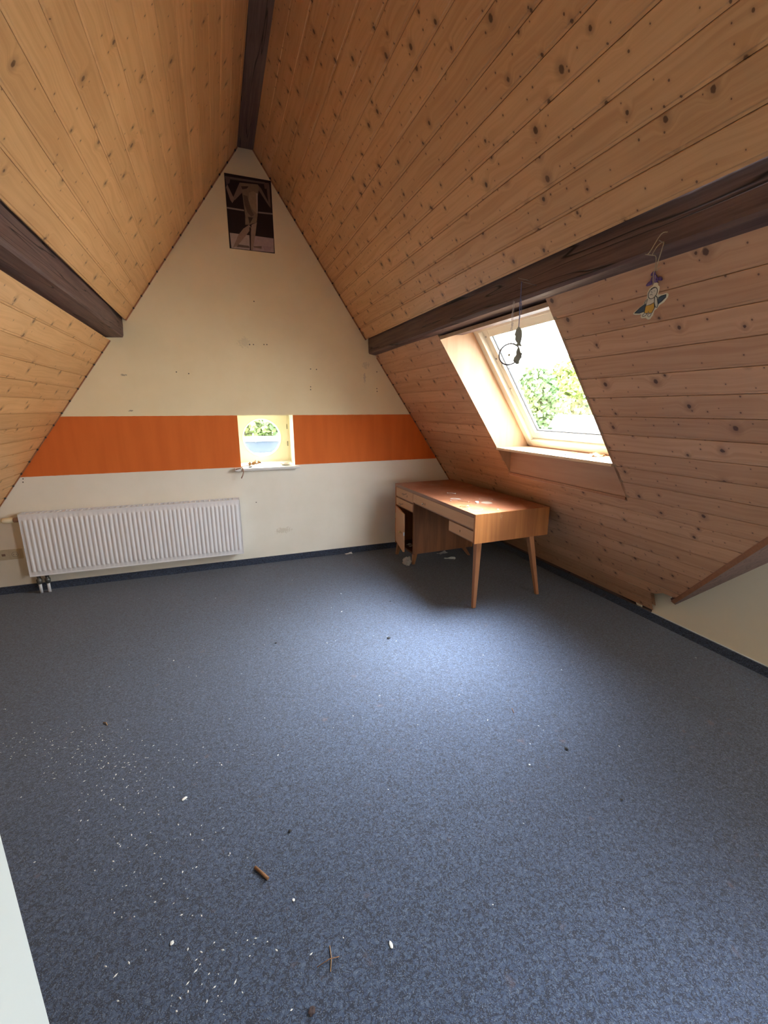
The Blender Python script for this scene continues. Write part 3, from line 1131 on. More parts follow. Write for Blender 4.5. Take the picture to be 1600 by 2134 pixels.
DL, DW, DH, DB = 1.3335, .623, .73, .525
desk = empty('writing_desk', (1.2306, -1.6133, 0), .0238)
tag(desk, 'worn walnut writing desk with splayed legs under the right slope', 'desk')
# local axes: x = depth into the slope, y = length towards the gable
MB().box(0, DW, .018, DL, .706, DH).build('tabletop', M['desktop'], desk, bevel=.001)
MB().box(-.0015, .004, .018, DL, .7045, DH - .001).build('front_edge', M['band'], desk)
MB().box(0, DW, 0, .018, DB, DH).build('side_panel', M['veneer'], desk, bevel=.001)
MB().box(0, DW, DL - .018, DL, .15, .706).build('side_panel', M['veneer'], desk)
MB().box(DW - .016, DW, .018, .94, DB, .706).build('back_panel', M['veneer'], desk)
MB().box(DW - .016, DW, .94, DL, .15, .706).build('pedestal_back', M['veneer'], desk)
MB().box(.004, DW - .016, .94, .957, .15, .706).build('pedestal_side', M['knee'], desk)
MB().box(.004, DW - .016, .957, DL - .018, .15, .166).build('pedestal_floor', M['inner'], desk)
MB().box(.012, DW - .016, .018, .94, .612, .620).build('drawer_rail', M['band'], desk)
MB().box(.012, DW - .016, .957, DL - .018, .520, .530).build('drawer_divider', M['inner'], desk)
MB().box(.012, DW - .016, .957, DL - .018, .606, .613).build('drawer_divider', M['band'], desk)
MB().box(.012, DW - .05, .345, .357, DB, .612).build('drawer_partition', M['veneer'], desk)
MB().box(.012, DW - .05, .018, .345, DB, .531).build('drawer_bottom_rail', M['band'], desk)


def drawer(y0, y1, z0, z1, ajar=0.0):
    d = MB().box(.003 - ajar, .019 - ajar, y0 + .003, y1 - .002, z0 + .002, z1 - .002).build('drawer', M['front'], desk, bevel=.0012)
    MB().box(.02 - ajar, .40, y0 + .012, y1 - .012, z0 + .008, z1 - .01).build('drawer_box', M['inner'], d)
    return d


def keyhole(parent, y, z, x=.003):
    MB().lathe([(0, 0), (.004, 0), (.004, .0012), (0, .0012)], (x, y, z + .004), (-1, 0, 0), 12).box(x - .0012, x, y - .0022, y + .0022, z - .009, z + .003).build('keyhole', M['keyhole'], parent)


def key(parent, y, z, x=.003, tilt=.7):
    k = MB()
    k.tube([(x + .004, y, z), (x - .024, y, z - .001)], .0018, 8)
    c = Vector((x - .033, y, z))
    pts = [c + Vector((.009 * math.cos(t) * .9, .012 * math.sin(t) * math.cos(tilt), .012 * math.sin(t) * math.sin(tilt))) for t in [2 * math.pi * i / 14 for i in range(15)]]
    k.tube(pts, .0015, 6, False)
    k.build('key', M['steel'], parent)


d1 = drawer(.018, .957, .622, .702)
keyhole(d1, .728, .650)
kn = MB().lathe([(0, .018), (.006, .017), (.009, .012), (.008, .007), (.004, .005), (.004, 0)], (.003, .752, .652), (-1, 0, 0), 18)
kn.build('knob', plain('chrome', (.75, .72, .66), .2, .5, .9), d1)
d2 = drawer(.957, 1.318, .615, .702)
keyhole(d2, 1.075, .652)
key(d2, 1.09, .672, tilt=.5)
d3 = drawer(.957, 1.318, .531, .604)
key(d3, 1.160, .566, tilt=1.0)
d4 = drawer(.018, .345, .533, .610)
keyhole(d4, .188, .568)

# door, ajar
DA = math.radians(13)
dr = MB().box(0, .016, -.352, 0, .172, .518).build('door', M['front'], desk, bevel=.0015)
dr.location = (.001, 1.322, 0)
dr.rotation_euler = (0, 0, -DA)
MB().lathe([(0, .024), (.008, .023), (.012, .017), (.010, .009), (.005, .006), (.005, 0)], (0, -.268, .335), (-1, 0, 0), 20).build('knob', M['brass'], dr)
keyhole(dr, -.292, .333, x=0)
MB().box(.003, .013, -.358, -.352, .325, .355).build('lock_plate', plain('nickel', (.6, .6, .58), .3, .5, .9), dr)
MB().box(-.002, .002, -.012, .004, .40, .45).build('hinge', M['brass'], dr)


def leg(a, b_, ra, rb):
    """tapered square leg from foot a to top b"""
    a, b_ = Vector(a), Vector(b_)
    vs = []
    for p, r in ((a, ra), (b_, rb)):
        for sx_, sy2 in ((-1, -1), (1, -1), (1, 1), (-1, 1)):
            vs.append(p + Vector((sx_ * r, sy2 * r, 0)))
    MB().add(vs, [(0, 1, 2, 3), (4, 7, 6, 5), (0, 4, 5, 1), (1, 5, 6, 2), (2, 6, 7, 3), (3, 7, 4, 0)]).build('leg', M['leg'], desk, bevel=.003)


leg((.090, .102, .001), (.058, .045, DB + .0), .0125, .021)
leg((.682, .120, .001), (.505, .05, DB + .0), .0125, .021)
leg((.078, 1.085, .001), (.050, .995, .151), .013, .020)
leg((.700, 1.110, .001), (.540, .985, .151), .013, .020)
leg((.054, 1.405, .001), (.030, 1.295, .151), .013, .020)
leg((.690, 1.400, .001), (.560, 1.300, .151), .013, .020)

DM = Matrix.Translation((1.2306, -1.6133, 0)) @ Matrix.Rotation(.0238, 4, 'Z')


def dpt(y, x, z=.73):
    return DM @ Vector((x, y, z))


def crumb(name, loc, r, mat, label, cat, seed, flat=.6, group=None, elong=1.0, rz=0.0):
    """an irregular little lump resting on what is below"""
    bm = bmesh.new()
    bmesh.ops.create_icosphere(bm, subdivisions=2, radius=1)
    for v in bm.verts:
        d = 1 + .45 * noise.noise(v.co * 1.3 + Vector((seed * 3.1, seed, 0)))
        v.co = Vector((v.co.x * r * d * elong, v.co.y * r * d, v.co.z * r * flat * d))
    zm = min(v.co.z for v in bm.verts)
    for v in bm.verts:
        v.co.z -= zm
    me = bpy.data.meshes.new(name)
    bm.to_mesh(me)
    bm.free()
    me.materials.append(mat)
    o = bpy.data.objects.new(name, me)
    o.location = loc
    o.rotation_euler = (0, 0, rz)
    COL.objects.link(o)
    return tag(o, label, cat, group)


def sheet(name, loc, sx_, sy_, mat, label, cat, seed, lift=.01, rz=0.0, corner=0.3):
    """crumpled scrap, gridded and solidified"""
    n = 7
    vs, fs = [], []
    for i in range(n):
        for j in range(n):
            u, v = i / (n - 1) - .5, j / (n - 1) - .5
            e = 1 + .25 * noise.noise(Vector((u * 3, v * 3, seed)))
            z = abs(noise.noise(Vector((u * 2.5 + seed, v * 2.5, 1)))) * lift * 2.2 + max(0, u + v - corner) * lift * 2
            vs.append((u * sx_ * e, v * sy_ * e, z + .0006))
    for i in range(n - 1):
        for j in range(n - 1):
            fs.append((i * n + j, (i + 1) * n + j, (i + 1) * n + j + 1, i * n + j + 1))
    zm = min(v[2] for v in vs)
    vs = [(x, y, z - zm + .0004) for x, y, z in vs]
    o = MB().add(vs, fs).build(name, mat)
    md = o.modifiers.new('thick', 'SOLIDIFY')
    md.thickness = .0004
    o.location = loc
    o.rotation_euler = (0, 0, rz)
    return tag(o, label, cat)


WHITE = plain('paper_white', (.72, .72, .70), .8, .2, var=.05, scale=60)
PLAST = plain('plaster_white', (.70, .69, .66), .9, .1, var=.1, scale=90)
BLACK = plain('black_bit', (.015, .013, .014), .6)
TWIG = plain('twig_brown', (.24, .12, .06), .8, .2, var=.2, scale=200)
STRAW = plain('straw_brown', (.42, .26, .14), .8, .2, var=.2, scale=200)
LEAF = plain('dry_leaf', (.40, .21, .08), .7, .2, var=.2, scale=120)

# things on the desk top
o = MB().lathe([(0, 0), (.013, 0), (.014, .002), (.0135, .010), (.012, .012), (0, .012)], (0, 0, 0), (0, 0, 1), 24).build('bottle_cap', WHITE)
o.location = dpt(.304, .213, .7305)
tag(o, 'small white cap lying on the worn desktop', 'cap')
for i, (y, x, r, lab) in enumerate([
        (.715, .202, .0055, 'pale crumb on the desktop, farther left of the pair at the back'),
        (.666, .245, .0065, 'pale crumb on the desktop, right one of the pair at the back'),
        (.432, .066, .005, 'white crumb near the front edge of the desktop'),
        (.229, .087, .0075, 'whitish crumb lump amid the debris by the desk front edge'),
        (.351, .171, .004, 'tiny pale crumb left of the white cap on the desk'),
        (.062, .221, .006, 'pale crumb close to the near end of the desktop')]):
    crumb('crumb', dpt(y, x, .7302), r, PLAST, lab, 'crumb', i + 20)


def stick(name, pts, r, mat, label, cat):
    c = Vector(pts[0])
    o = MB().tube([Vector(p) - c for p in pts], r, 7).build(name, mat)
    o.location = c
    return tag(o, label, cat)


stick('twig', [dpt(.71, .205, .733), dpt(.69, .225, .737), dpt(.672, .24, .734)], .0015, WHITE, 'thin pale stalk joining two crumbs on the desktop', 'twig')
stick('straw_piece', [dpt(.50, .10, .733), dpt(.49, .14, .734), dpt(.46, .17, .733)], .0016, WHITE, 'pale thin strip lying on the middle of the desktop', 'straw')
stick('straw_piece', [dpt(.42, .12, .732), dpt(.38, .15, .733), dpt(.33, .17, .732)], .0012, TWIG, 'dark thin stalk in front of the white cap on the desk', 'straw')
stick('twig', [dpt(.245, .028, .733), dpt(.235, .045, .738), dpt(.226, .066, .7335)], .0016, LEAF, 'curled brown stalk at the front edge of the desktop', 'twig')
stick('twig', [dpt(.225, .040, .732), dpt(.215, .070, .734)], .0014, TWIG, 'short dark stalk beside the whitish lump on the desk', 'twig')

# inside the open cupboard and beneath the desk
sheet('paper_scrap', DM @ Vector((.075, 1.17, .167)), .05, .03, WHITE, 'white paper strip on the cupboard floor, nearer the door hinge', 'paper', 3, .004, .4)
sheet('paper_scrap', DM @ Vector((.070, 1.115, .167)), .05, .025, WHITE, 'white paper strip on the cupboard floor, nearer the knee space', 'paper', 4, .004, .1)


def tissue():
    bm = bmesh.new()
    bmesh.ops.create_icosphere(bm, subdivisions=4, radius=1)
    for v in bm.verts:
        n1 = noise.noise(v.co * 1.6)
        n2 = abs(noise.noise(v.co * 3.6 + Vector((5, 0, 0))))
        d = 1 + .35 * n1 - .5 * n2
        v.co = Vector((v.co.x * .045 * d, v.co.y * .035 * d, v.co.z * .042 * d))
    zm = min(v.co.z for v in bm.verts)
    for v in bm.verts:
        v.co.z -= zm
    me = bpy.data.meshes.new('crumpled_tissue')
    bm.to_mesh(me)
    bm.free()
    me.materials.append(plain('tissue', (.40, .37, .34), .9, .1, var=.1, scale=50))
    o = bpy.data.objects.new('crumpled_tissue', me)
    COL.objects.link(o)
    p = DM @ Vector((.012, 1.075, 0))
    o.location = (p.x, p.y, .0005)
    return tag(o, 'crumpled greyish tissue against the short front leg of the desk', 'tissue')


tissue()
p = DM @ Vector((.515, 1.252, .001))
sheet('paper_scrap', (p.x - .03, p.y, .001), .10, .05, WHITE, 'white paper scrap on the carpet under the desk pedestal', 'paper', 7, .008, .3)
p = DM @ Vector((.488, 1.089, .001))
sheet('paper_scrap', (p.x - .02, p.y, .001), .10, .035, WHITE, 'torn white paper on the dark carpet beside the pedestal back', 'paper', 9, .008, -.5)
sheet('paper_scrap', (.80, -.035, .001), .07, .03, WHITE, 'small white paper scrap by the skirting of the gable wall', 'paper', 12, .008, .1)

# ------------------------------------------------------------------ things on the gable niche sill
o = sheet('dried_leaf', (-.05, .08, .915), .075, .045, LEAF, 'curled brown dried leaf on the left of the niche sill', 'leaf', 31, .022, .3)
o = sheet('dried_leaf', (.010, .12, .918), .04, .03, LEAF, 'small brown leaf fragment behind the larger one on the niche sill', 'leaf', 33, .015, .9)
crumb('dead_insect', (-.075, .0, .9055), .008, BLACK, 'black shrivelled bit on the front of the niche sill', 'insect', 41, .5, elong=2.2, rz=.5)
crumb('shell', (.235, .05, .909), .034, plain('shell_cream', (.80, .74, .56), .4, .5, var=.1), 'pale rounded shell at the right of the niche sill', 'shell', 43, .42, elong=1.3, rz=.2)
crumb('crumb', (.055, .15, .917), .011, PLAST, 'pale pinkish lump at the back of the niche sill', 'crumb', 44, .6)
CAB = plain('tan_cord', (.50, .33, .26), .6, .3, var=.1)
stick('dried_stalk', [(-.205, -.052, .897), (-.185, -.066, .905), (-.160, -.068, .912), (-.148, -.066, .916), (-.141, -.070, .900), (-.139, -.069, .878), (-.146, -.066, .850), (-.160, -.062, .822)],
      .0052, CAB, 'tan bent stalk hooked over the left end of the niche sill', 'stalk')
stick('straw_piece', [(-.15, .02, .912), (-.11, .05, .915), (-.07, .06, .918)], .003, STRAW, 'pale straw lying towards the leaf on the niche sill', 'straw')

# ------------------------------------------------------------------ things on the skylight sill
o = MB().box(-.012, .012, -.045, .045, 0, .006).build('metal_plate', plain('grey_metal', (.35, .35, .36), .4, .5, .7), bevel=.001)
o.location = (1.672, -1.62, 1.1302)
tag(o, 'short grey metal strip on the front of the skylight sill', 'plate')
crumb('dead_insect', (1.70, -1.86, 1.1303), .007, BLACK, 'small dark bit on the skylight sill', 'insect', 51, .6)
o = sheet('dried_leaf', (1.83, -1.98, 1.1303), .10, .07, LEAF, 'dry yellowish leaf near the right end of the skylight sill', 'leaf', 53, .012, .2)
stick('twig', [(1.83, -1.83, 1.134), (1.86, -1.74, 1.134)], .003, STRAW, 'thin straight twig behind on the skylight sill', 'twig')

# ------------------------------------------------------------------ hanging ornaments
STR = plain('blue_string', (.16, .20, .42), .8)
STW = plain('white_string', (.55, .52, .50), .8)
TWN = plain('twine', (.50, .42, .30), .9, .1, var=.15, scale=300)


def bend(pts, n=4):
    """resample a polyline with Catmull-Rom"""
    P = [Vector(p) for p in pts]
    out = []
    for i in range(len(P) - 1):
        a = P[max(i - 1, 0)]
        b_, c = P[i], P[i + 1]
        d = P[min(i + 2, len(P) - 1)]
        for k in range(n):
            t = k / n
            out.append(.5 * ((2 * b_) + (c - a) * t + (2 * a - 5 * b_ + 4 * c - d) * t * t + (3 * b_ - a - 3 * c + d) * t ** 3))
    out.append(P[-1])
    return out


# nails
stick('nail', [(1.048, -2.252, 1.966), (1.0, -2.215, 1.984)], .0016, M['steel'], 'thin nail in the right purlin holding the fish ornament', 'nail')
stick('nail', [(1.048, -2.300, 1.935), (.985, -2.262, 1.957)], .0013, M['steel'], 'second thin nail just right of the fish ornament nail', 'nail')

fish = empty('fish_ornament', (1.0, -2.243, 1.958))
tag(fish, 'two grey green felt fish strung one below the other on blue string', 'ornament')
st = MB()
st.tube(bend([(0, 0, .006), (0, 0, -.067), (0, .002, -.098), (0, -.001, -.155), (0, 0, -.184)]), .0018, 6)
st.tube(bend([(0, -.004, -.067), (.004, -.007, -.11), (.002, -.008, -.13), (0, .001, -.16)]), .0010, 6)
st.tube(bend([(0, -.010, -.075), (0, .006, -.082), (0, -.012, -.090)]), .0013, 6)
st.tube([(0, -.006, -.26), (0, -.010, -.275)], .001, 6)
st.tube([(0, -.036, -.30), (0, -.034, -.385)], .0006, 5)
st.build('string', STR, fish)
FISH = plain('felt_fish', (.42, .50, .47), .95, .1, var=.12, scale=60)


def fishmesh(pts, nm):
    b = MB()
    b.prism([(-(y + 2.243), z - 1.958) for y, z in pts], (-.003, 0, 0), (0, -1, 0), (0, 0, 1), (.006, 0, 0))
    b.build(nm, FISH, fish, bevel=.002)


fishmesh([(-2.243, 1.776), (-2.256, 1.768), (-2.266, 1.757), (-2.270, 1.738), (-2.269, 1.72), (-2.262, 1.702), (-2.275, 1.687), (-2.250, 1.692), (-2.222, 1.696), (-2.241, 1.705), (-2.233, 1.712), (-2.223, 1.724), (-2.227, 1.735), (-2.218, 1.745), (-2.228, 1.765)], 'fish')
fishmesh([(-2.249, 1.688), (-2.257, 1.686), (-2.263, 1.664), (-2.279, 1.659), (-2.276, 1.640), (-2.264, 1.627), (-2.260, 1.612), (-2.246, 1.613), (-2.236, 1.618), (-2.219, 1.630), (-2.226, 1.645), (-2.240, 1.655), (-2.238, 1.668)], 'fish')

dc = empty('dream_catcher', (1.0, -2.188, 1.845))
tag(dc, 'small wire ring charm hanging on white string before the skylight', 'ornament')
st = MB()
st.tube(bend([(.0, -.004, .05), (0, 0, -.01), (0, -.001, -.06), (0, -.004, -.135)]), .0011, 6)
st.tube(bend([(.0, -.012, .045), (0, -.010, -.02), (0, -.009, -.08), (0, -.006, -.135)]), .0009, 6)
st.tube(bend([(0, -.002, -.055), (0, .004, -.075), (0, .016, -.10)]), .0009, 6)
st.tube(bend([(0, -.014, -.05), (0, .003, -.052), (0, -.012, -.058)]), .0016, 6)
st.tube(bend([(0, .047, -.205), (0, .058, -.229), (0, .04, -.245), (0, .02, -.255), (0, -.002, -.246), (0, -.011, -.24)]), .0010, 6)
st.tube(bend([(0, -.036, -.19), (0, -.038, -.223), (0, -.038, -.262), (0, -.034, -.27)]), .0011, 6)
st.build('string', STW, dc)
rgm = MB()
pts = []
for i in range(41):
    t = 2 * math.pi * i / 40
    pts.append((.020 * math.sin(t), .002 - .052 * math.sin(t), -.182 + .047 * math.cos(t)))
rgm.tube(pts, .0034, 8, False)
rgm.build('ring', plain('ring_grey', (.16, .15, .17), .4, .5, .4), dc)
MB().lathe([(0, -.006), (.005, -.004), (.006, 0), (.004, .005), (0, .006)], (0, .003, -.185), (0, 0, 1), 12).build('bead', M['brass'], dc)
MB().tube([(0, .001, -.137), (0, .002, -.180)], .0005, 5).build('thread', STW, dc)

# flat wooden figure with a surfboard
pe = empty('figure_pendant', (1.0, -2.906, 1.745))
tag(pe, 'flat cut-out surfer figure pendant hanging on twine from the right purlin', 'pendant')
# local frame: u to the viewer's right, v up, facing the room
uu = Vector((.55, -.835, 0)).normalized()
S_ = 0.000187      # metres per unit of the outline below


def pp(a, b_, d=0.0):
    nrm = Vector((-uu.y, uu.x, 0))
    nrm = -nrm if nrm.x > 0 else nrm
    return uu * ((a - 550) * S_) + Vector((0, 0, -(b_ - 1620) * S_)) + nrm * d


def flat(mb, pts, d0, th, mi=0):
    n = len(pts)
    v = [pp(a, b_, d0) for a, b_ in pts] + [pp(a, b_, d0 + th) for a, b_ in pts]
    fs = [tuple(range(n)), tuple(range(n, 2 * n))[::-1]] + [(i, (i + 1) % n, n + (i + 1) % n, n + i) for i in range(n)]
    mb.add(v, fs, mi=mi)


body = [(560, 1345), (600, 1340), (622, 1360), (620, 1385), (645, 1410), (650, 1460), (635, 1530), (700, 1535), (760, 1520), (790, 1545), (785, 1590), (740, 1660),
        (680, 1700), (650, 1750), (615, 1775), (605, 1850), (570, 1905), (535, 1910), (500, 1880), (440, 1880), (418, 1850), (425, 1815), (340, 1815), (303, 1800), (305, 1775),
        (370, 1715), (440, 1660), (455, 1610), (480, 1560), (478, 1480), (500, 1420), (545, 1385)]
MB_ = MB()
flat(MB_, body, 0, .003)
MB_.build('plywood_cutout', plain('pale_ply', (.72, .66, .52), .6, .3, var=.03), pe, bevel=.0006)
INK = plain('ink_line', (.045, .05, .055), .6)
pr_ = MB()
mats = [plain('board_blue', (.055, .085, .13), .5), plain('shorts_yellow', (.62, .36, .06), .6), plain('skin_white', (.66, .62, .54), .6), INK]
flat(pr_, [(325, 1785), (400, 1710), (470, 1660), (600, 1640), (680, 1570), (750, 1552), (760, 1560), (750, 1600), (700, 1650), (620, 1700), (470, 1770), (400, 1795)], .0031, .0002, 0)
flat(pr_, [(490, 1585), (600, 1545), (630, 1580), (655, 1690), (650, 1735), (620, 1725), (600, 1680), (540, 1690), (485, 1690), (480, 1640), (455, 1650), (470, 1600)], .0034, .0002, 2)
flat(pr_, [(478, 1690), (545, 1680), (600, 1650), (612, 1735), (580, 1815), (540, 1815), (530, 1790), (520, 1810), (470, 1800), (478, 1740)], .0037, .0002, 1)
head = [(560 + 62 * math.cos(t) + 12 * math.sin(t), 1500 - 88 * math.sin(t)) for t in [2 * math.pi * i / 20 for i in range(20)]]
flat(pr_, head, .0034, .0003, 2)
flat(pr_, [(470, 1810), (520, 1812), (490, 1850), (445, 1850), (445, 1830)], .0036, .0002, 2)
flat(pr_, [(535, 1818), (580, 1818), (560, 1868), (530, 1865), (525, 1840)], .0036, .0002, 2)


def ink(pts, w=5.5):
    pr_.tube([pp(a, b_, .0040) for a, b_ in pts], w * S_, 5, mi=3)


ink(head + [head[0]], 5)
flat(pr_, [(528, 1440), (560, 1410), (600, 1418), (580, 1425), (550, 1430), (535, 1455)], .0041, .0003, 3)
ink([(325, 1785), (400, 1710), (470, 1660)])
ink([(325, 1785), (400, 1795), (468, 1775)])
ink([(645, 1590), (690, 1562), (755, 1550), (755, 1590), (700, 1650), (660, 1680)])
ink([(490, 1585), (482, 1690), (545, 1678), (600, 1650), (592, 1560)])
ink([(600, 1545), (632, 1575), (658, 1690), (650, 1735), (622, 1725), (604, 1670)])
ink([(478, 1690), (470, 1800), (520, 1812), (530, 1780), (540, 1815), (585, 1810), (612, 1735), (600, 1655)])
ink([(470, 1812), (445, 1835), (450, 1855), (492, 1850), (515, 1812)], 4)
ink([(535, 1818), (525, 1850), (545, 1872), (565, 1860), (580, 1818)], 4)
ink([(520, 1530), (535, 1518), (560, 1530)], 4)
ink([(525, 1475), (545, 1475)], 3)
ink([(570, 1470), (588, 1472)], 3)
ink([(548, 1480), (540, 1500), (556, 1498)], 3)
ink([(470, 1600), (456, 1650), (475, 1650)], 4)
pr_.build('printed_drawing', mats, pe)
tw = MB()
o0 = Vector((1.0, -2.906, 1.745))


def hp(y, z, x=1.0):
    return Vector((x, y, z)) - o0


tw.tube(bend([hp(-2.903, 1.945, 1.034), hp(-2.892, 1.940, 1.02), hp(-2.868, 1.895, 1.01), hp(-2.863, 1.891), hp(-2.886, 1.882), hp(-2.902, 1.872), hp(-2.904, 1.837), hp(-2.901, 1.825), hp(-2.905, 1.792)]), .0014, 6)
tw.tube(bend([hp(-2.884, 1.884, 1.004), hp(-2.886, 1.910, 1.02), hp(-2.893, 1.921, 1.034), hp(-2.905, 1.905, 1.02), hp(-2.906, 1.850, 1.005), hp(-2.912, 1.83)]), .0014, 6)
tw.tube([hp(-2.908, 1.82), hp(-2.910, 1.80), hp(-2.906, 1.790)], .0009, 6)
tw.tube([hp(-2.905, 1.832), hp(-2.925, 1.838)], .0009, 6)
tw.build('twine', TWN, pe)
stick('nail', [(1.045, -2.893, 1.916), (1.015, -2.893, 1.923)], .0015, M['steel'], 'nail in the right purlin holding the pendant twine', 'nail')

# purple bow pinned to the boards behind the pendant
bow = MB()
kx = Vector((-1, 0, -RLb)) / k_
bc = Vector((rx_l(1.850), -2.800, 1.850))


def bl(dy, dv, s1, s2, tilt):
    n = 10
    vs = []
    for i in range(n):
        t = 2 * math.pi * i / n
        a = math.cos(t) * s1
        b_ = math.sin(t) * s2
        y = dy + a * math.cos(tilt) - b_ * math.sin(tilt)
        v = dv + a * math.sin(tilt) + b_ * math.cos(tilt)
        vs.append(Vector((0, y, 0)) + Vector((-RLb, 0, 1)) / k_ * v + kx * (.004 + .004 * math.cos(2 * t)))
    vs2 = [p + kx * .004 for p in vs]
    f = [tuple(range(n)), tuple(range(n, 2 * n))[::-1]] + [(i, (i + 1) % n, n + (i + 1) % n, n + i) for i in range(n)]
    bow.add(vs + vs2, f, True)


for a in ((0, 0, .012, .013, .2), (-.016, -.004, .012, .006, .3), (.022, -.010, .012, .007, -.2), (-.002, .018, .008, .008, 0), (.004, -.014, .014, .006, .4)):
    bl(*a)
o = bow.build('fabric_bow', plain('purple_fabric', (.20, .11, .30), .6, .4, var=.15, scale=200))
o.location = bc
tag(o, 'tiny purple fabric bow on the boards behind the pendant', 'bow')

# ------------------------------------------------------------------ debris on the carpet
stick('stick', [(-.322, -2.855, .0055), (-.304, -2.880, .0055), (-.287, -2.905, .0052)], .0046, TWIG, 'short thick brown stick on the carpet in the foreground', 'stick')
stick('twig', [(-.150, -3.138, .002), (-.152, -3.165, .003), (-.161, -3.193, .002)], .0011, STRAW, 'upright straw of the crossed pair in the foreground', 'twig')
stick('twig', [(-.192, -3.171, .0015), (-.158, -3.168, .0052), (-.132, -3.170, .002)], .0010, TWIG, 'sideways straw of the crossed pair in the foreground', 'twig')
for i, (x, y, r, mt, lab, cat) in enumerate([
        (.583, -1.696, .011, BLACK, 'black lump alone in the bright middle of the carpet', 'dark_crumb'),
        (-.200, -2.770, .006, BLACK, 'black bit on the carpet just beyond the brown stick', 'dark_crumb'),
        (.960, -2.815, .008, BLACK, 'black bit on the carpet towards the lower right', 'dark_crumb'),
        (.970, -3.082, .005, BLACK, 'smaller black bit nearest the lower right corner', 'dark_crumb'),
        (-.222, -3.252, .010, plain('dark_clod', (.05, .03, .03), .8), 'dark brown clod at the bottom of the foreground', 'dark_crumb'),
        (.790, -1.196, .006, BLACK, 'dark bit on the carpet left of the desk', 'dark_crumb'),
        (-.09, -1.502, .006, BLACK, 'small dark bit on the carpet below the radiator end', 'dark_crumb')]):
    crumb('dark_crumb', (x, y, .0005), r * .8, mt, lab, cat, i + 60, .6, elong=1.3, rz=i)  # small dark lumps of debris
for i, (x, y, r, lab) in enumerate([
        (-.547, -2.502, .009, 'long white chip on the left of the carpet'),
        (.006, -3.195, .008, 'white chip in the foreground right of the crossed straws'),
        (.759, -2.827, .005, 'round white speck left of the black bit at lower right'),
        (.403, -1.231, .007, 'white flake on the carpet in front of the gable wall'),
        (-.666, -1.486, .006, 'white flake on the carpet before the radiator'),
        (-.223, -2.990, .006, 'white chip just nearer than the brown stick'),
        (.48, -.93, .006, 'white flake halfway between the desk and the gable wall'),
        (-.55, -2.98, .008, 'white chip low on the left, nearest the white wall end')]):
    crumb('chip', (x, y, .0005), r * .62, WHITE, lab, 'chip', i + 80, .35, elong=1.9 if i in (0, 1) else 1.2, rz=.6 + i)

stick('straw_piece', [(.905, -2.515, .0015), (.898, -2.531, .0025), (.892, -2.548, .0015)], .0013, TWIG, 'thin brown fibre on the carpet right of centre', 'straw')
stick('straw_piece', [(-.925, -1.930, .002), (-.912, -1.940, .005), (-.905, -1.955, .002)], .0022, STRAW, 'tan splinter in the trail of crumbs on the left', 'straw')
# fine litter nobody could count, trailing over the left of the carpet
rnd = random.Random(11)
lit = MB()


def litter(cx, cy_, sx_, sy_, rot, n):
    for _ in range(n):
        a, b_ = rnd.gauss(0, sx_), rnd.gauss(0, sy_)
        x = cx + a * math.cos(rot) - b_ * math.sin(rot)
        y = cy_ + a * math.sin(rot) + b_ * math.cos(rot)
        if x < -2.2 or y < -3.35 and x < -.65:
            continue
        r = rnd.uniform(.0009, .0024)
        t = rnd.random() * 6.28
        e = rnd.uniform(1, 3)
        h = r * .6
        p = [(r * e * math.cos(t + k * 1.57) if k % 2 == 0 else r * math.cos(t + k * 1.57), r * e * math.sin(t + k * 1.57) if k % 2 == 0 else r * math.sin(t + k * 1.57)) for k in range(4)]
        lit.add([(x + q[0], y + q[1], .0004) for q in p] + [(x, y, h + .0006)], [(0, 1, 4), (1, 2, 4), (2, 3, 4), (3, 0, 4), (3, 2, 1, 0)])


litter(-1.25, -1.95, .42, .06, -.45, 170)
litter(-.85, -2.25, .22, .08, -.9, 110)
litter(-.60, -2.75, .26, .11, -1.2, 80)
litter(-.42, -3.10, .10, .07, 0, 35)
litter(0, -2.2, .9, .9, 0, 90)
tag(lit.build('fine_litter', WHITE), 'trail of fine white crumbs across the left of the carpet', 'litter', kind='stuff')

# ------------------------------------------------------------------ outside
def sky_dir(azdeg, dist, z):
    t = math.radians(azdeg)
    return Vector((-.317 + math.sin(t) * dist, -4 + math.cos(t) * dist, z))


GZ = -9.0
struct(MB().box(-150, 250, 3, 300, GZ - .2, GZ).build('floor_outside', plain('pale_ground', (.30, .30, .28), .9, .1, var=.1, scale=.3)),
       'pale ground far below outside the windows', 'ground')
FOL = []
for i, c in enumerate([(.20, .27, .09), (.27, .33, .10), (.13, .21, .09)]):
    FOL.append(plain('foliage_%d' % i, c, .8, .15, var=.35, scale=.8))
BARK = plain('bark', (.05, .04, .03), .9, .1)


def tree_mesh(seed, h, w):
    rd = random.Random(seed)
    b = MB()
    for c in range(22):
        t = rd.random()
        cz = h * (.12 + .78 * t)
        rr = w * (1.0 - .55 * abs(t - .35))
        an = rd.random() * 6.28
        cxx, cyy = math.cos(an) * rr * .55 * rd.random(), math.sin(an) * rr * .55 * rd.random()
        cr_ = rr * rd.uniform(.38, .62)
        for _ in range(95):
            d = Vector((rd.gauss(0, 1), rd.gauss(0, 1), rd.gauss(0, 1))).normalized() * cr_ * rd.uniform(.55, 1.05)
            p = Vector((cxx, cyy, cz)) + d
            s = rd.uniform(.24, .55)
            a = Vector((rd.gauss(0, 1), rd.gauss(0, 1), rd.gauss(0, 1))).normalized()
            e = a.cross(Vector((rd.gauss(0, 1), rd.gauss(0, 1), rd.gauss(0, 1)))).normalized()
            b.add([p - a * s, p + e * s * .7, p + a * s, p - e * s * .7], [(0, 1, 2, 3)])
    me = bpy.data.meshes.new('crown')
    me.from_pydata(b.v, [], b.f)
    return me


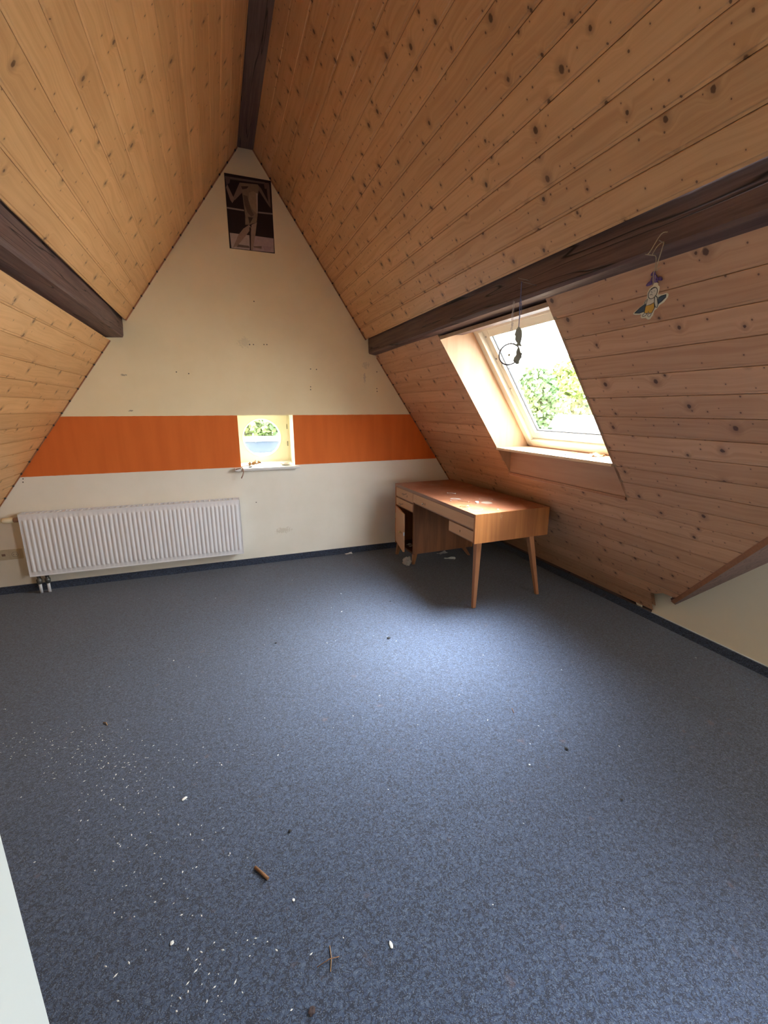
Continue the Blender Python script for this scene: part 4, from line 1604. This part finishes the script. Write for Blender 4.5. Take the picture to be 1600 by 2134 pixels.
trunk = MB().tube([(0, 0, 0), (.1, 0, 3), (0, .1, 7), (.1, 0, 10)], [.30, .24, .18, .08], 8)
tm = bpy.data.meshes.new('trunk')
tm.from_pydata(trunk.v, [], trunk.f)
tm.materials.append(BARK)
crowns = []
for i in range(3):
    me = tree_mesh(200 + i, 15.5, 4.2)
    me.materials.append(FOL[i])
    crowns.append(me)
KIND = ['pale yellow green broad', 'fresh green rounded', 'darker green']
ORD = ['leftmost', 'second from the left', 'third from the left', 'fourth from the left', 'fifth from the left', 'sixth from the left', 'rightmost']
rd = random.Random(5)
for az0, az1, dist, cnt, row in ((-1, 12, 62, 5, 'the row outside the round window'),
                                 (34, 53, 70, 7, 'the front row outside the skylight'),
                                 (32, 57, 86, 6, 'the back row outside the skylight')):
    for i in range(cnt):
        a = az0 + (az1 - az0) * (i + .5) / cnt + rd.uniform(-.4, .4)
        dd = dist + rd.uniform(-3, 3)
        k = (i * 2 + cnt) % 3
        sc = rd.uniform(.92, 1.06) if dist < 80 else rd.uniform(1.12, 1.25)
        r = empty('tree', sky_dir(a, dd, GZ), rd.random() * 6)
        r.scale = (sc, sc, sc)
        place = ORD[i] if i < cnt - 1 else ORD[-1]
        tag(r, '%s tree, %s in %s' % (KIND[k], place, row), 'tree', 'trees of ' + row)
        for nm, me in (('crown', crowns[k]), ('trunk', tm)):
            o = bpy.data.objects.new(nm, me)
            COL.objects.link(o)
            o.parent = r


def building(name, az, dist, z_top, w, dep, wall, roofc, label, nwin=6, flat_roof=True, wz=None):
    c = sky_dir(az, dist, GZ)
    r = empty(name, c, -math.radians(az))
    tag(r, label, 'building')
    h = z_top - GZ
    MB().box(-w / 2, w / 2, 0, dep, 0, h).build('walls', wall, r)
    if flat_roof:
        MB().box(-w / 2 - .3, w / 2 + .3, -.3, dep + .3, h, h + .12).build('roof', roofc, r)
    else:
        MB().add([(-w / 2 - .4, -.4, h), (w / 2 + .4, -.4, h), (w / 2 + .4, dep + .4, h), (-w / 2 - .4, dep + .4, h), (-w / 2, dep / 2, h + 1.2), (w / 2, dep / 2, h + 1.2)],
                 [(0, 1, 5, 4), (2, 3, 4, 5), (0, 4, 3), (1, 2, 5), (0, 3, 2, 1)]).build('roof', roofc, r)
    for i in range(nwin):
        x = -w / 2 + w * (i + .5) / nwin
        MB().box(x - .6, x + .6, -.06, .02, h - 2.4, h - 1.0).build('window', BW, r)
    return r


BW = plain('far_window', (.02, .03, .04), .2, .5)
WW = plain('far_white', (.42, .43, .44), .8, .2, var=.03, scale=.5)
BG = plain('far_blue_grey', (.030, .042, .058), .6, .3, var=.1, scale=.5)
building('flat_roofed_hall', 5.5, 36, -1.12, 14, 4, BG, WW, 'blue grey hall with a white roof edge seen through the round window', 6)
building('flat_roof_annex', 5.5, 22, -2.05, 15, 12.5, WW, WW, 'pale flat roofed annex below the blue grey hall', 0)
building('white_house', 45.6, 50, -.55, 7, 6, WW, plain('far_roof', (.55, .55, .55), .8, .1), 'white house with a pitched pale roof seen through the skylight', 4, False)
building('low_shed', 36.6, 56, -1.7, 7, 5, WW, WW, 'low white shed left of the white house seen through the skylight', 5)
